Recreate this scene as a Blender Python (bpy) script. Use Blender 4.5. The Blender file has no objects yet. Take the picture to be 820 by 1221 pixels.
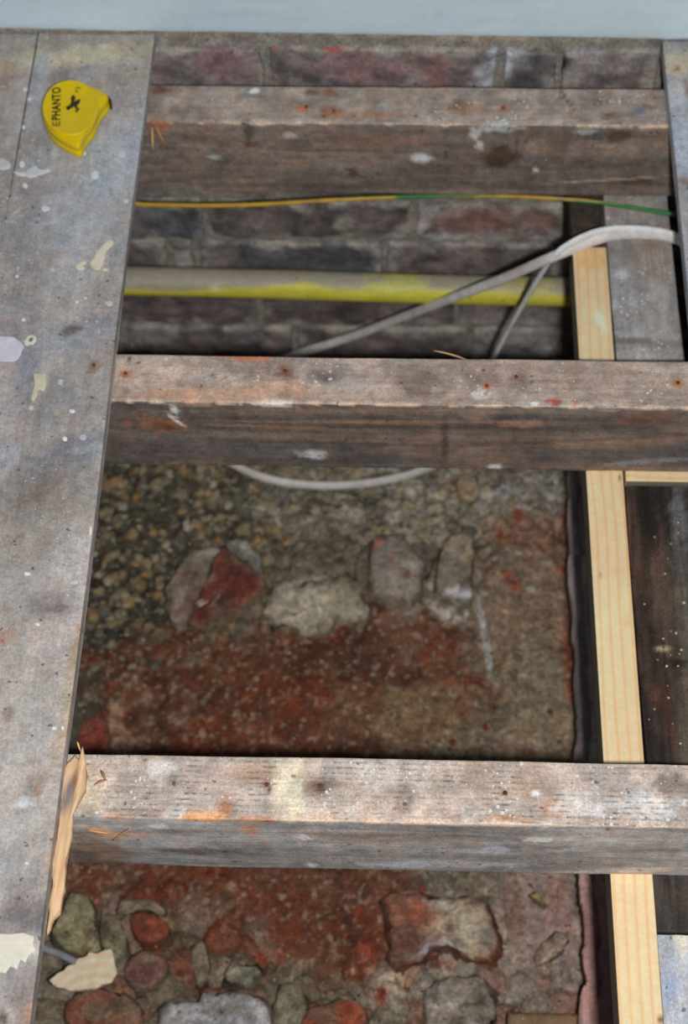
import bpy, bmesh, math, random
import numpy as np
from mathutils import Vector, Matrix

# ------------------------------------------------------------------ camera, world, lamp, exposure
F, PITCH, YAW, ROLL, H = 2058.83, 0.5722, 0.0468, -0.0248, 1.3407
def _axes():
    fw = np.array([0, math.sin(PITCH), -math.cos(PITCH)]); up = np.array([0, math.cos(PITCH), math.sin(PITCH)]); rt = np.array([1., 0, 0])
    c, s = math.cos(YAW), math.sin(YAW); Z = np.array([[c, -s, 0], [s, c, 0], [0, 0, 1]])
    fw, up, rt = Z @ fw, Z @ up, Z @ rt
    c, s = math.cos(ROLL), math.sin(ROLL)
    return c * rt + s * up, -s * rt + c * up, fw
RT, UP, FW = _axes()
EYE = np.array([0, 0, H])
sc = bpy.context.scene
C = sc.collection
cam = bpy.data.cameras.new('camera'); camo = bpy.data.objects.new('camera', cam); C.objects.link(camo)
camo.matrix_world = Matrix(((RT[0], UP[0], -FW[0], 0), (RT[1], UP[1], -FW[1], 0), (RT[2], UP[2], -FW[2], H), (0, 0, 0, 1)))
cam.sensor_fit = 'VERTICAL'; cam.sensor_height = 36; cam.sensor_width = 24.2; cam.lens = F * 36 / 1221
cam.clip_start = .05; cam.clip_end = 50
cam.dof.use_dof = True; cam.dof.focus_distance = 1.46; cam.dof.aperture_fstop = 6.3
sc.camera = camo
w = bpy.data.worlds.new('world'); sc.world = w; w.use_nodes = True
bg = w.node_tree.nodes['Background']; bg.inputs[0].default_value = (.66, .83, 1.0, 1); bg.inputs[1].default_value = .1
fl = bpy.data.lights.new('camera_flash', 'AREA'); fl.shape = 'RECTANGLE'; fl.size = .05; fl.size_y = .035; fl.energy = 23.5; fl.color = (1, .975, .955)
flo = bpy.data.objects.new('camera_flash', fl); C.objects.link(flo)
p = EYE + RT * .087 + UP * (-.028)
flo.matrix_world = Matrix(((RT[0], UP[0], -FW[0], p[0]), (RT[1], UP[1], -FW[1], p[1]), (RT[2], UP[2], -FW[2], p[2]), (0, 0, 0, 1)))
vs = sc.view_settings; vs.view_transform = 'Standard'; vs.look = 'None'; vs.exposure = 0; vs.gamma = 1; vs.use_curve_mapping = False

# ------------------------------------------------------------------ measuring helpers (a point of a plane of the place)
def ray(px, py): return FW + RT * (px - 410) / F - UP * (py - 610.5) / F
def at(px, py, z=None, Y=None):
    d = ray(px, py); t = (z - H) / d[2] if Y is None else Y / d[1]
    return EYE + d * t
GZ = -.6
rnd = random.Random(7)
def lin(c):
    c = np.asarray(c, float) / 255.
    return np.where(c <= .04045, c / 12.92, ((c + .055) / 1.055) ** 2.4)

# ------------------------------------------------------------------ numpy noise
def _h(i, j, k, s):
    n = (i.astype(np.int64) * 374761393 + j.astype(np.int64) * 668265263 + k.astype(np.int64) * 2147483647 + s * 1274126177) & 0xffffffff
    n = ((n ^ (n >> 13)) * 1274126177) & 0xffffffff
    n = ((n ^ (n >> 16)) * 2246822519) & 0xffffffff
    return ((n ^ (n >> 15)) & 0xffffff) / float(0xffffff)
def vn(P, s, seed=0):
    Q = P * s + 1000.5 if np.isscalar(s) else P * np.array(s) + 1000.5
    I = np.floor(Q); f = Q - I; f = f * f * (3 - 2 * f); I = I.astype(np.int64); r = 0
    for a in (0, 1):
        for b in (0, 1):
            for c in (0, 1):
                wgt = (f[:, 0] if a else 1 - f[:, 0]) * (f[:, 1] if b else 1 - f[:, 1]) * (f[:, 2] if c else 1 - f[:, 2])
                r = r + wgt * _h(I[:, 0] + a, I[:, 1] + b, I[:, 2] + c, seed)
    return r
def fbm(P, s, o=4, seed=0, g=.5):
    s = np.array([s, s, s], float) if np.isscalar(s) else np.array(s, float)
    r = 0; a = 1; t = 0
    for i in range(o):
        r = r + a * vn(P, s, seed + i * 17); t += a; a *= g; s = s * 2.03
    return r / t
def ss(a, b, x):
    t = np.clip((x - a) / (b - a), 0, 1); return t * t * (3 - 2 * t)
def worley(P, cell, seed=0):
    x = P[:, 0] / cell; y = P[:, 1] / cell; I = np.floor(x).astype(np.int64); J = np.floor(y).astype(np.int64)
    d1 = np.full(len(P), 9.); d2 = np.full(len(P), 9.); idr = np.zeros(len(P)); K = np.zeros(len(P), np.int64)
    for a in (-1, 0, 1):
        for b in (-1, 0, 1):
            ii, jj = I + a, J + b
            cx = ii + _h(ii, jj, K, seed); cy = jj + _h(ii, jj, K, seed + 5)
            d = np.hypot(x - cx, y - cy); rr = _h(ii, jj, K, seed + 9)
            n = d < d1
            d2 = np.where(n, d1, np.minimum(d2, d)); idr = np.where(n, rr, idr); d1 = np.where(n, d, d1)
    return d1, d2, idr

# ------------------------------------------------------------------ painting albedo on a surface: soft blobs with world axes
def blob(px, py, rx, ry, col, a=1., soft=.35, warp=.6, ang=0, z=None, Y=None):
    c = at(px, py, z, Y); u = at(px + 1, py, z, Y) - c; v = at(px, py + 1, z, Y) - c
    ca, sa = math.cos(math.radians(ang)), math.sin(math.radians(ang))
    return (c, (u * ca + v * sa) * rx, (-u * sa + v * ca) * ry, col, a, soft, warp)
def blobs(lst, z=None, Y=None):
    return [blob(*b[:5], **dict(zip(('a', 'soft', 'warp', 'ang'), b[5:])), z=z, Y=Y) for b in lst]
def apply_blobs(P, col, feats, gain=1., lim=.006, seed=3):
    for k, (c, ax, bx, cc, a, soft, warp) in enumerate(feats):
        L = max(np.linalg.norm(ax), np.linalg.norm(bx)) * 2.2
        m = np.where(np.abs(P - c).max(1) < L)[0]
        if not len(m): continue
        d = P[m] - c; n = np.cross(ax, bx); n /= np.linalg.norm(n)
        u = d @ ax / (ax @ ax); v = d @ bx / (bx @ bx)
        S = min(np.linalg.norm(ax), np.linalg.norm(bx))
        r = np.hypot(u, v) + warp * 2 * (fbm(P[m] + k * .37, 1.3 / max(S, .002), 3, seed) - .5)
        mk = (1 - ss(1 - soft, 1 + soft, r)) * a * (np.abs(d @ n) < lim)
        col[m] = col[m] * (1 - mk[:, None]) + lin(cc)[None] * gain * mk[:, None]
    return col

# ------------------------------------------------------------------ mesh helpers
def mk(name, V, Fq, mat, parent=None, col=None, alpha=None, smooth=True, uv=None):
    me = bpy.data.meshes.new(name)
    me.from_pydata(np.asarray(V).tolist() if not isinstance(V, list) else V, [], Fq if isinstance(Fq, list) else Fq.tolist())
    if smooth: me.polygons.foreach_set('use_smooth', np.ones(len(me.polygons), bool))
    if col is not None: setcol(me, col, alpha)
    me.materials.append(mat); me.update()
    o = bpy.data.objects.new(name, me); C.objects.link(o)
    if parent: o.parent = parent
    return o
def setcol(me, col, alpha=None):
    n = len(me.vertices); at_ = me.color_attributes.new('Col', 'FLOAT_COLOR', 'POINT')
    d = np.ones((n, 4), np.float32); d[:, :3] = np.broadcast_to(col, (n, 3)); d[:, 3] = .5 if alpha is None else alpha
    at_.data.foreach_set('color', d.ravel())
def tag(o, label=None, cat=None, group=None, kind=None):
    if label: o['label'] = label
    if cat: o['category'] = cat
    if group: o['group'] = group
    if kind: o['kind'] = kind
    return o
def lines(a, b, res, r):
    n = max(2, int(round((b - a - 2 * r) / res))); m = [a + r + (b - a - 2 * r) * i / n for i in range(n + 1)]
    return np.array([a, a + r * .35] + m + [b - r * .35, b])
def gridbox(name, lo, hi, mat, res=.004, r=.0015, disp=None, paint=None, parent=None, faces='xXyYzZ', resx=None):
    lo = np.array(lo, float); hi = np.array(hi, float)
    rs = resx or (res, res, res)
    L = [lines(lo[i], hi[i], rs[i], r) for i in range(3)]
    V = []; Fs = []; off = 0
    for ax, sd in ((0, 0), (0, 1), (1, 0), (1, 1), (2, 0), (2, 1)):
        if 'xXyYzZ'[ax * 2 + sd] not in faces: continue
        u, v = [(1, 2), (2, 0), (0, 1)][ax]
        A, B = np.meshgrid(L[u], L[v], indexing='ij'); P = np.zeros((A.size, 3))
        P[:, u] = A.ravel(); P[:, v] = B.ravel(); P[:, ax] = hi[ax] if sd else lo[ax]
        na, nb = A.shape; i = np.arange(na * nb).reshape(na, nb)
        q = np.stack([i[:-1, :-1], i[1:, :-1], i[1:, 1:], i[:-1, 1:]], -1).reshape(-1, 4)
        if not sd: q = q[:, ::-1]
        V.append(P); Fs.append(q + off); off += len(P)
    P = np.concatenate(V); q = np.concatenate(Fs)
    inner = np.clip(P, lo + r, hi - r); d = P - inner; n = np.linalg.norm(d, axis=1, keepdims=True); n[n == 0] = 1
    N = d / n; P0 = inner + N * r
    P1 = P0 + (disp(P0, N) if disp is not None else 0)
    col, al = paint(P0, N) if paint else (None, None)
    o = mk(name, P1, q, mat, parent, col, al)
    bm = bmesh.new(); bm.from_mesh(o.data); bmesh.ops.remove_doubles(bm, verts=bm.verts, dist=1e-6); bm.to_mesh(o.data); bm.free()
    return o
def catmull(pts, n=10):
    P = np.array(pts, float); P = np.vstack([2 * P[0] - P[1], P, 2 * P[-1] - P[-2]]); out = []
    for i in range(1, len(P) - 2):
        for k in range(n):
            t = k / n; a, b, c, d = P[i - 1:i + 3]
            out.append(.5 * (2 * b + (c - a) * t + (2 * a - 5 * b + 4 * c - d) * t * t + (3 * b - a - 3 * c + d) * t ** 3))
    out.append(P[-2]); return np.array(out)
def tube(name, pts, rx, ry, mat, seg=12, n=10, paint=None, parent=None, wide=(0, 0, 1)):
    S = catmull(pts, n) if n > 1 else np.array(pts, float); V = []; A = []
    for i, s in enumerate(S):
        t = S[min(i + 1, len(S) - 1)] - S[max(i - 1, 0)]; t /= np.linalg.norm(t)
        a = np.cross(t, wide); a /= np.linalg.norm(a); b = np.cross(a, t)
        for k in range(seg):
            th = 2 * math.pi * k / seg; V.append(s + a * rx * math.cos(th) + b * ry * math.sin(th)); A.append((i / len(S), th, b @ (0, 0, 1) * math.sin(th)))
    Fq = [[i * seg + k, i * seg + (k + 1) % seg, (i + 1) * seg + (k + 1) % seg, (i + 1) * seg + k] for i in range(len(S) - 1) for k in range(seg)]
    Fq.append([k for k in range(seg)][::-1]); Fq.append([(len(S) - 1) * seg + k for k in range(seg)])
    V = np.array(V); col = al = None
    if paint: col, al = paint(V, np.array(A))
    return mk(name, V, Fq, mat, parent, col, al)

# ------------------------------------------------------------------ materials
def newmat(name):
    m = bpy.data.materials.new(name); m.use_nodes = True; nt = m.node_tree; return m, nt, nt.nodes['Principled BSDF']
def N(nt, t, **k):
    n = nt.nodes.new(t)
    for a, b in k.items(): setattr(n, a, b)
    return n
def mixc(nt, f, a, b, mode='MIX'):
    n = N(nt, 'ShaderNodeMix', data_type='RGBA', blend_type=mode)
    for s, v in ((n.inputs[0], f), (n.inputs[6], a), (n.inputs[7], b)):
        if hasattr(v, 'links'): nt.links.new(v, s)
        else: s.default_value = v if not isinstance(v, (tuple, list)) else (*v, 1)[:4]
    return n.outputs[2]
def math_(nt, op, a, b=0., clamp=False):
    n = N(nt, 'ShaderNodeMath', operation=op); n.use_clamp = clamp
    for s, v in ((n.inputs[0], a), (n.inputs[1], b)):
        if hasattr(v, 'links'): nt.links.new(v, s)
        else: s.default_value = v
    return n.outputs[0]
def ramp(nt, x, a, b, c=0., d=1.):
    n = N(nt, 'ShaderNodeMapRange'); nt.links.new(x, n.inputs[0])
    for i, v in enumerate((a, b, c, d)): n.inputs[i + 1].default_value = v
    return n.outputs[0]
def coords(nt, scale):
    tc = N(nt, 'ShaderNodeTexCoord'); mp = N(nt, 'ShaderNodeMapping'); mp.inputs[3].default_value = scale
    nt.links.new(tc.outputs['Object'], mp.inputs[0]); return mp.outputs[0]
def noise(nt, co, s=1., det=4., rough=.55, dist=0.):
    n = N(nt, 'ShaderNodeTexNoise'); nt.links.new(co, n.inputs['Vector']); n.inputs['Scale'].default_value = s
    n.inputs['Detail'].default_value = det; n.inputs['Roughness'].default_value = rough; n.inputs['Distortion'].default_value = dist
    return n.outputs['Fac']
def specks(nt, s, thr, size, gate):
    """small flecks of irregular size: one in a few voronoi cells"""
    tc = N(nt, 'ShaderNodeTexCoord'); nz = N(nt, 'ShaderNodeTexNoise'); nz.inputs['Scale'].default_value = s * 1.3; nt.links.new(tc.outputs['Object'], nz.inputs['Vector'])
    wv = N(nt, 'ShaderNodeVectorMath', operation='MULTIPLY_ADD'); nt.links.new(nz.outputs['Color'], wv.inputs[0]); wv.inputs[1].default_value = (.7 / s,) * 3; nt.links.new(tc.outputs['Object'], wv.inputs[2])
    v = N(nt, 'ShaderNodeTexVoronoi'); v.inputs['Scale'].default_value = s; nt.links.new(wv.outputs[0], v.inputs['Vector'])
    sep = N(nt, 'ShaderNodeSeparateColor'); nt.links.new(v.outputs['Color'], sep.inputs[0])
    th = math_(nt, 'MULTIPLY', math_(nt, 'SUBTRACT', math_(nt, 'MULTIPLY', sep.outputs[0], gate) if gate is not None else sep.outputs[0], thr), size)
    return ramp(nt, math_(nt, 'SUBTRACT', th, v.outputs['Distance']), 0, .08)
def surf(name, grain=(60, 60, 60), gs=.5, mot=.22, gdist=0., fine=400, fs=.3, white=(.72, .72, .7), wamt=1., wthr=.55, dark=True, rough=.82, bump=.5, saw=0.):
    m, nt, b = newmat(name); L = nt.links.new
    at_ = N(nt, 'ShaderNodeAttribute', attribute_name='Col')
    g = noise(nt, coords(nt, grain), 1, 6, .62, gdist); f = noise(nt, coords(nt, (fine,) * 3), 1, 3, .6)
    gm = ramp(nt, g, .28, .72, 1 - gs, 1 + gs); fm = ramp(nt, f, .25, .75, 1 - fs, 1 + fs)
    mo = noise(nt, coords(nt, (75,) * 3), 1, 5, .68); k = math_(nt, 'MULTIPLY', math_(nt, 'MULTIPLY', gm, fm), ramp(nt, mo, .3, .7, 1 - mot, 1 + mot))
    if saw:
        wt = N(nt, 'ShaderNodeTexWave', wave_type='BANDS', bands_direction='Y'); wt.inputs['Scale'].default_value = 62; wt.inputs['Distortion'].default_value = 1.6; wt.inputs['Detail Scale'].default_value = .3
        tc_ = N(nt, 'ShaderNodeTexCoord'); nt.links.new(tc_.outputs['Object'], wt.inputs['Vector'])
        gt = math_(nt, 'MULTIPLY', ramp(nt, noise(nt, coords(nt, (34, 22, 22)), 1, 4, .6), .44, .6), ramp(nt, noise(nt, coords(nt, (160, 90, 90)), 1, 3), .4, .6))
        k = math_(nt, 'MULTIPLY', k, math_(nt, 'SUBTRACT', 1., math_(nt, 'MULTIPLY', math_(nt, 'MULTIPLY', ramp(nt, wt.outputs['Fac'], .55, .8), gt), saw)))
    hue = noise(nt, coords(nt, (38,) * 3), 1, 4, .6)
    kc = N(nt, 'ShaderNodeCombineColor'); L(math_(nt, 'MULTIPLY', k, ramp(nt, hue, .3, .7, 1 - mot * .35, 1 + mot * .35)), kc.inputs[0]); L(k, kc.inputs[1]); L(math_(nt, 'MULTIPLY', k, ramp(nt, hue, .3, .7, 1 + mot * .2, 1 - mot * .2)), kc.inputs[2])
    c = mixc(nt, 1., at_.outputs['Color'], kc.outputs[0], 'MULTIPLY')
    h = math_(nt, 'ADD', math_(nt, 'MULTIPLY', g, .6), math_(nt, 'MULTIPLY', f, .4))
    if wamt:
        clump = ramp(nt, noise(nt, coords(nt, (26,) * 3), 1, 3), .35, .66, .55, 1.)
        gate = math_(nt, 'MULTIPLY', clump, math_(nt, 'ADD', .62, math_(nt, 'MULTIPLY', at_.outputs['Alpha'], .45)), True)
        s1 = specks(nt, 300, wthr, 1.3, gate); s2 = specks(nt, 110, wthr + .12, 1.1, gate)
        s = math_(nt, 'MULTIPLY', math_(nt, 'MAXIMUM', s1, s2), wamt, True)
        c = mixc(nt, s, c, white); h = math_(nt, 'ADD', h, math_(nt, 'MULTIPLY', s, .25))
    if dark:
        s = math_(nt, 'MULTIPLY', specks(nt, 150, .8, 1.7, None), .6)
        c = mixc(nt, s, c, (.035, .028, .024))
    L(c, b.inputs['Base Color']); b.inputs['Roughness'].default_value = rough; b.inputs['Specular IOR Level'].default_value = .3
    bp = N(nt, 'ShaderNodeBump'); bp.inputs['Strength'].default_value = bump; bp.inputs['Distance'].default_value = .0015; L(h, bp.inputs['Height']); L(bp.outputs[0], b.inputs['Normal'])
    return m
M_joist = surf('aged_joist_timber', grain=(12, 220, 220), gs=.17, gdist=1.0, fine=430, fs=.3, mot=.3, bump=.5, wthr=.52)
M_joist_sawn = surf('sawn_joist_timber', grain=(12, 220, 220), gs=.17, gdist=1.0, fine=430, fs=.3, mot=.26, bump=.5, wthr=.48, saw=.5)
M_board = surf('worn_floorboard', grain=(200, 12, 200), gs=.11, gdist=.8, fine=430, fs=.28, mot=.24, bump=.45, wthr=.58, white=(.62, .66, .7))
M_dirty = surf('dirty_board', grain=(150, 14, 150), gs=.2, gdist=.5, fine=420, fs=.3, bump=.5, wthr=.58)
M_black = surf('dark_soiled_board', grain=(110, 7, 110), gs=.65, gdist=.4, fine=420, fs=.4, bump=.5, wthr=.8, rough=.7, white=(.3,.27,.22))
M_rub = surf('rubble_dust', grain=(85, 85, 85), gs=.5, gdist=.6, fine=330, fs=.5, bump=.9, wthr=.68, white=(.42, .4, .36), rough=.95)
M_brick = surf('old_brick', grain=(45, 60, 60), gs=.42, gdist=.5, fine=260, fs=.3, bump=.8, wthr=.72, white=(.42, .42, .42), rough=.92)
M_mort = surf('lime_mortar', grain=(60, 60, 60), gs=.4, gdist=.3, fine=300, fs=.4, bump=1., wthr=.75, rough=.95)
M_paint = surf('white_gloss_paint', mot=.03, grain=(9, 60, 40), gs=.05, gdist=.3, fine=90, fs=.03, dark=False, wamt=0, rough=.5, bump=.12)
M_flake = surf('dried_paint', mot=.03, grain=(120, 120, 120), gs=.08, gdist=.3, fine=500, fs=.06, dark=False, wamt=0, rough=.65, bump=.4)
M_plast = surf('plastic', mot=.03, grain=(60, 60, 60), gs=.04, gdist=.3, fine=300, fs=.03, dark=False, wamt=0, rough=.32, bump=.02)
M_cable = surf('dusty_cable_sheath', mot=.1, grain=(60, 60, 60), gs=.15, gdist=.3, fine=500, fs=.1, dark=False, wamt=.3, rough=.5, bump=.1)
M_pipe = surf('dusty_plastic_pipe', mot=.08, grain=(40, 160, 160), gs=.12, gdist=.3, fine=420, fs=.12, wamt=.4, dark=True, rough=.5, bump=.12, wthr=.8)
M_pine = surf('fresh_pine', mot=.05, grain=(300, 6, 300), gs=.05, gdist=.3, fine=300, fs=.04, dark=False, wamt=.25, wthr=.8, rough=.6, bump=.12)

# ------------------------------------------------------------------ setting
JD, JW = .108, .057
YW = 1.481
BK = 1.45        # gain from the photograph's tones to albedo
def paintfn(base, feats=(), var=.16, vs_=18, stretch=(1, 1, 1), gain=BK, al=.5, side=None, seed=1, tint=None, lim=.006):
    def f(P, Nn):
        c = np.tile(lin(base) * gain, (len(P), 1)); st = np.array(stretch)
        if side is not None: c[:] = lin(side(P, Nn)) * gain if callable(side) else c
        if tint:
            t = ss(.35, .7, fbm(P * st, vs_ * .7, 4, seed + 40))[:, None]; c = c * (1 - t) + lin(tint) * gain * t
        c *= (1 + var * 4 * (fbm(P * st, vs_, 5, seed, .6) - .5))[:, None]
        a = np.clip(al * 2 * fbm(P, 14, 3, seed + 8), 0, 1)
        return np.clip(apply_blobs(P, c, feats, gain, lim, seed), .003, .9), a
    return f

# ground: one height field with rubble relief; colours of dust and concrete, with the gaps between stones darkened
def build_ground():
    nx, ny = 480, 560
    X, Y = np.meshgrid(np.linspace(-.604, .625, nx), np.linspace(.09, 1.53, ny), indexing='ij')
    P = np.stack([X.ravel(), Y.ravel(), np.full(X.size, GZ)], 1)
    warp = np.stack([fbm(P, 30, 3, 5) - .5, fbm(P, 30, 3, 6) - .5, P[:, 2] * 0], 1) * .02
    def inside(px, py, rx, ry, soft=.3, wp=.6, seed=2, ang=0):
        c = at(px, py, GZ); u = at(px + 1, py, GZ) - c; v = at(px, py + 1, GZ) - c
        ca, sa = math.cos(math.radians(ang)), math.sin(math.radians(ang)); a_ = (u * ca + v * sa) * rx; b_ = (-u * sa + v * ca) * ry
        d = P - c; r = np.hypot(d @ a_ / (a_ @ a_), d @ b_ / (b_ @ b_)) + wp * 2 * (fbm(P, 25, 4, seed) - .5)
        return 1 - ss(1 - soft, 1 + soft, r)
    h = (fbm(P, 9, 3, 1) - .5) * .022 + (fbm(P, 40, 4, 2) - .5) * .011
    gravel = np.maximum(inside(190, 640, 170, 150), inside(560, 590, 260, 80)); gravel = np.maximum(gravel, inside(460, 1190, 200, 50) * .8)
    d1, d2, idr = worley(P + warp * 1.4, .019, 4); e1, e2, ide = worley(P + warp * .6, .006, 8)
    h += gravel * (.5 - d1) * .010 * (idr > .3) + (.5 - e1) * .0022
    bot = np.maximum(inside(400, 1215, 330, 75, .3), inside(160, 1130, 130, 80, .3)); b1, b2, bid = worley(P + warp * 1.5, .034, 14)
    h += bot * ((.45 - b1) * .022 - ss(.0, .10, .11 - (b2 - b1)) * .008)
    slab = inside(632, 830, 52, 330, .12, .1)
    h += slab * .004
    for (x0, y0, x1, y1, wd, dp) in ((574, 708, 590, 905, .0028, .012), (590, 905, 602, 1120, .0028, .010)):       # the long straight crack
        a = at(x0, y0, GZ)[:2]; b_ = at(x1, y1, GZ)[:2]; ab = b_ - a; t = np.clip(((P[:, :2] - a) @ ab) / (ab @ ab), 0, 1)
        dd = np.linalg.norm(P[:, :2] - a - t[:, None] * ab, axis=1) + (fbm(P, 60, 3, 9) - .5) * .004
        h -= dp * (1 - ss(0, wd, dd))
    # colours
    G = 1.5
    col = np.tile(lin((112, 102, 86)), (len(P), 1))
    def lay(m, c):
        nonlocal col; col = col * (1 - m[:, None]) + lin(c)[None] * m[:, None]
    v1 = ss(.38, .66, fbm(P, 22, 5, 21)); v2 = ss(.45, .65, fbm(P, 55, 4, 22)); v3 = ss(.42, .62, fbm(P, 14, 4, 23))
    lay(v1 * .5, (84, 78, 66)); lay(v2 * .35, (140, 132, 115))
    lay(inside(180, 640, 170, 150, .4) * .85, (74, 71, 58)); lay(inside(130, 760, 80, 120, .4) * .85, (56, 55, 46)); lay(inside(400, 600, 90, 30, .5) * .5, (60, 56, 48))
    lay(inside(500, 600, 170, 52, .4) * (.45 + .45 * v2), (158, 152, 138)); lay(inside(640, 585, 60, 40, .5) * (.4 + .5 * v1), (160, 160, 162)); lay(inside(610, 665, 50, 26, .5) * v2 * .7, (150, 150, 152)); lay(ss(.52, .62, fbm(P, 32, 5, 71, .62)) * .55 * (1 - inside(330, 838, 230, 110)), (62, 56, 47))
    lay(gravel * (idr > .55) * (1 - ss(.3, .5, d1)) * .65, (140, 124, 92)); lay(inside(190, 620, 160, 120) * (idr > .84) * (1 - ss(.1, .45, d1)) * .65, (146, 106, 56))
    lay(gravel * ss(.0, .12, .14 - (d2 - d1)) * .7, (38, 34, 29))
    lay(inside(520, 760, 75, 50, .4) * v2 * .9, (172, 162, 146)); lay(inside(520, 730, 50, 26, .4) * ss(.45, .6, fbm(P, 75, 4, 72, .6)) * .8, (180, 174, 164)); lay(inside(380, 720, 60, 34, .3) * .7, (140, 132, 114))
    lay(inside(640, 760, 65, 160, .3) * .75, (122, 100, 82)); lay(inside(650, 820, 50, 60, .4) * .5, (120, 112, 90))
    red = np.clip(inside(330, 838, 215, 92, .25, .7, 31) + inside(460, 800, 110, 80, .3, .6, 32), 0, 1)
    red2 = np.clip(inside(290, 1080, 220, 75, .3, .6, 33) + inside(400, 1120, 110, 60, .3, .7, 34) + inside(250, 980, 300, 70, .3), 0, 1)
    for r_ in (red, red2):
        lay(r_ * (.80 + .18 * v3), (90, 48, 32)); lay(r_ * v1 * .45, (112, 55, 34)); lay(r_ * ss(.47, .64, fbm(P, 16, 5, 44, .6)) * .7, (62, 38, 28)); lay(r_ * ss(.48, .7, fbm(P, 38, 5, 41)) * .5, (90, 66, 48))
        lay(r_ * ss(.60, .72, fbm(P, 110, 3, 42)) * .25, (130, 108, 86))
    lay(inside(520, 860, 120, 40, .5) * v1 * .8, (112, 94, 72)); lay(inside(170, 850, 60, 40, .4) * v2 * .8, (150, 120, 100)); lay(inside(475, 855, 30, 30, .5) * .5, (125, 105, 78))
    lay(inside(640, 640, 45, 25, .5) * .4, (128, 70, 52)); lay(inside(683, 790, 12, 60, .4) * .8, (126, 66, 48)); lay(inside(678, 620, 10, 20, .4) * .7, (134, 72, 54))
    for (x, y, r_) in ((617, 617, 7), (596, 643, 6), (612, 700, 9), (605, 690, 6), (668, 682, 7), (540, 575, 4), (450, 660, 5), (455, 668, 4)): lay(inside(x, y, r_, r_, .4, .7) * .8, (134, 66, 46))
    lay(inside(578, 760, 4, 50, .3, .2, 2, -5), (160, 158, 155))
    lay(inside(650, 1120, 55, 110, .4) * .85, (136, 118, 110)); lay(inside(665, 1075, 16, 55, .4) * .45, (148, 104, 98)); lay(inside(612, 1080, 10, 40, .4) * .5, (112, 74, 54))
    lay(inside(540, 1180, 110, 45, .4) * (.5 + .4 * v2), (138, 128, 116)); lay(inside(460, 1165, 34, 28, .4) * v1, (170, 152, 130))
    lay(inside(230, 1170, 130, 40, .4) * .5, (100, 88, 70)); lay(inside(90, 1200, 60, 30, .4) * .8, (104, 94, 72)); lay(inside(70, 1150, 40, 70, .4) * .6, (96, 88, 72))
    for (x, y, rx, ry) in ((435, 1140, 12, 22), (445, 1185, 14, 9), (330, 1140, 10, 8), (312, 1140, 6, 8), (455, 1190, 8, 14), (530, 1150, 12, 6)): lay(inside(x, y, rx, ry, .4, .7) * .8, (136, 62, 42))
    lay(ss(.60, .68, fbm(P, 170, 2, 51)) * .35, (165, 150, 130)); lay(ss(.60, .7, fbm(P, 90, 3, 52)) * .5, (48, 42, 36))
    lay(bot * (bid < .3) * .5, (112, 58, 42)); lay(bot * ((bid > .3) & (bid < .6)) * .5, (96, 88, 70)); lay(bot * (bid > .8) * .5, (126, 118, 104)); lay(bot * ss(.0, .1, .09 - (b2 - b1)) * .35, (44, 36, 30))
    P[:, 2] += h
    # the pit runs on, plainly, to its walls: rim vertices are dropped to make the ground solid
    i = np.arange(nx * ny).reshape(nx, ny); q = np.stack([i[:-1, :-1], i[1:, :-1], i[1:, 1:], i[:-1, 1:]], -1).reshape(-1, 4).tolist()
    V = P.tolist(); n = len(V); cl = list(np.clip(col * G, .003, .9)); ring = list(i[:, 0]) + list(i[-1, 1:]) + list(i[::-1, -1][1:]) + list(i[0, ::-1][1:-1])
    for k in ring: V.append([V[k][0], V[k][1], -.68]); cl.append(cl[k])
    m = len(ring)
    for k in range(m): q.append([int(ring[k]), n + k, n + (k + 1) % m, int(ring[(k + 1) % m])])
    o = mk('ground', V, q, M_rub, None, np.array(cl), .5); o['kind'] = 'structure'
    return o, X[:, 0], Y[0], P[:, 2].reshape(nx, ny)
ground, GX, GY, GH = build_ground()
def gh(x, y):
    i = int(np.clip(np.searchsorted(GX, x), 0, len(GX) - 1)); j = int(np.clip(np.searchsorted(GY, y), 0, len(GY) - 1)); return GH[i, j]

# far brick wall below the floor
GW = 1.75
def wall_paint(P, Nn):
    c = np.tile(lin((122, 118, 110)) * GW * .85, (len(P), 1)); c *= (1 + .5 * (fbm(P, 30, 4, 3) - .5))[:, None]
    t = ss(.004, .02, P[:, 2])[:, None]; c = c * (1 - t) + lin((150, 140, 122)) * GW * t * .8
    return np.clip(c, .01, .8), .3
wall = gridbox('wall_far', (-.70, YW + .006, -.68), (.72, 1.62, .018), M_mort, res=.012, r=.002,
               disp=lambda P, Nn: Nn * ((fbm(P, 60, 3, 5) - .5) * .007)[:, None] * (P[:, 1:2] < YW + .02), paint=wall_paint)
wall['kind'] = 'structure'
up_ = gridbox('wall_far_plaster', (-.70, 1.495, .0185), (.72, 1.62, .55), M_paint, res=.1, r=.002, paint=paintfn((190, 196, 198), gain=1))
up_.name = 'trim_1'; up_['kind'] = 'structure'
ct = [.0, -.083, -.166, -.2494, -.325, -.409, -.496, -.575, -.655]
def bx_(px, py): return at(px, py, Y=YW)[0]
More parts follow.
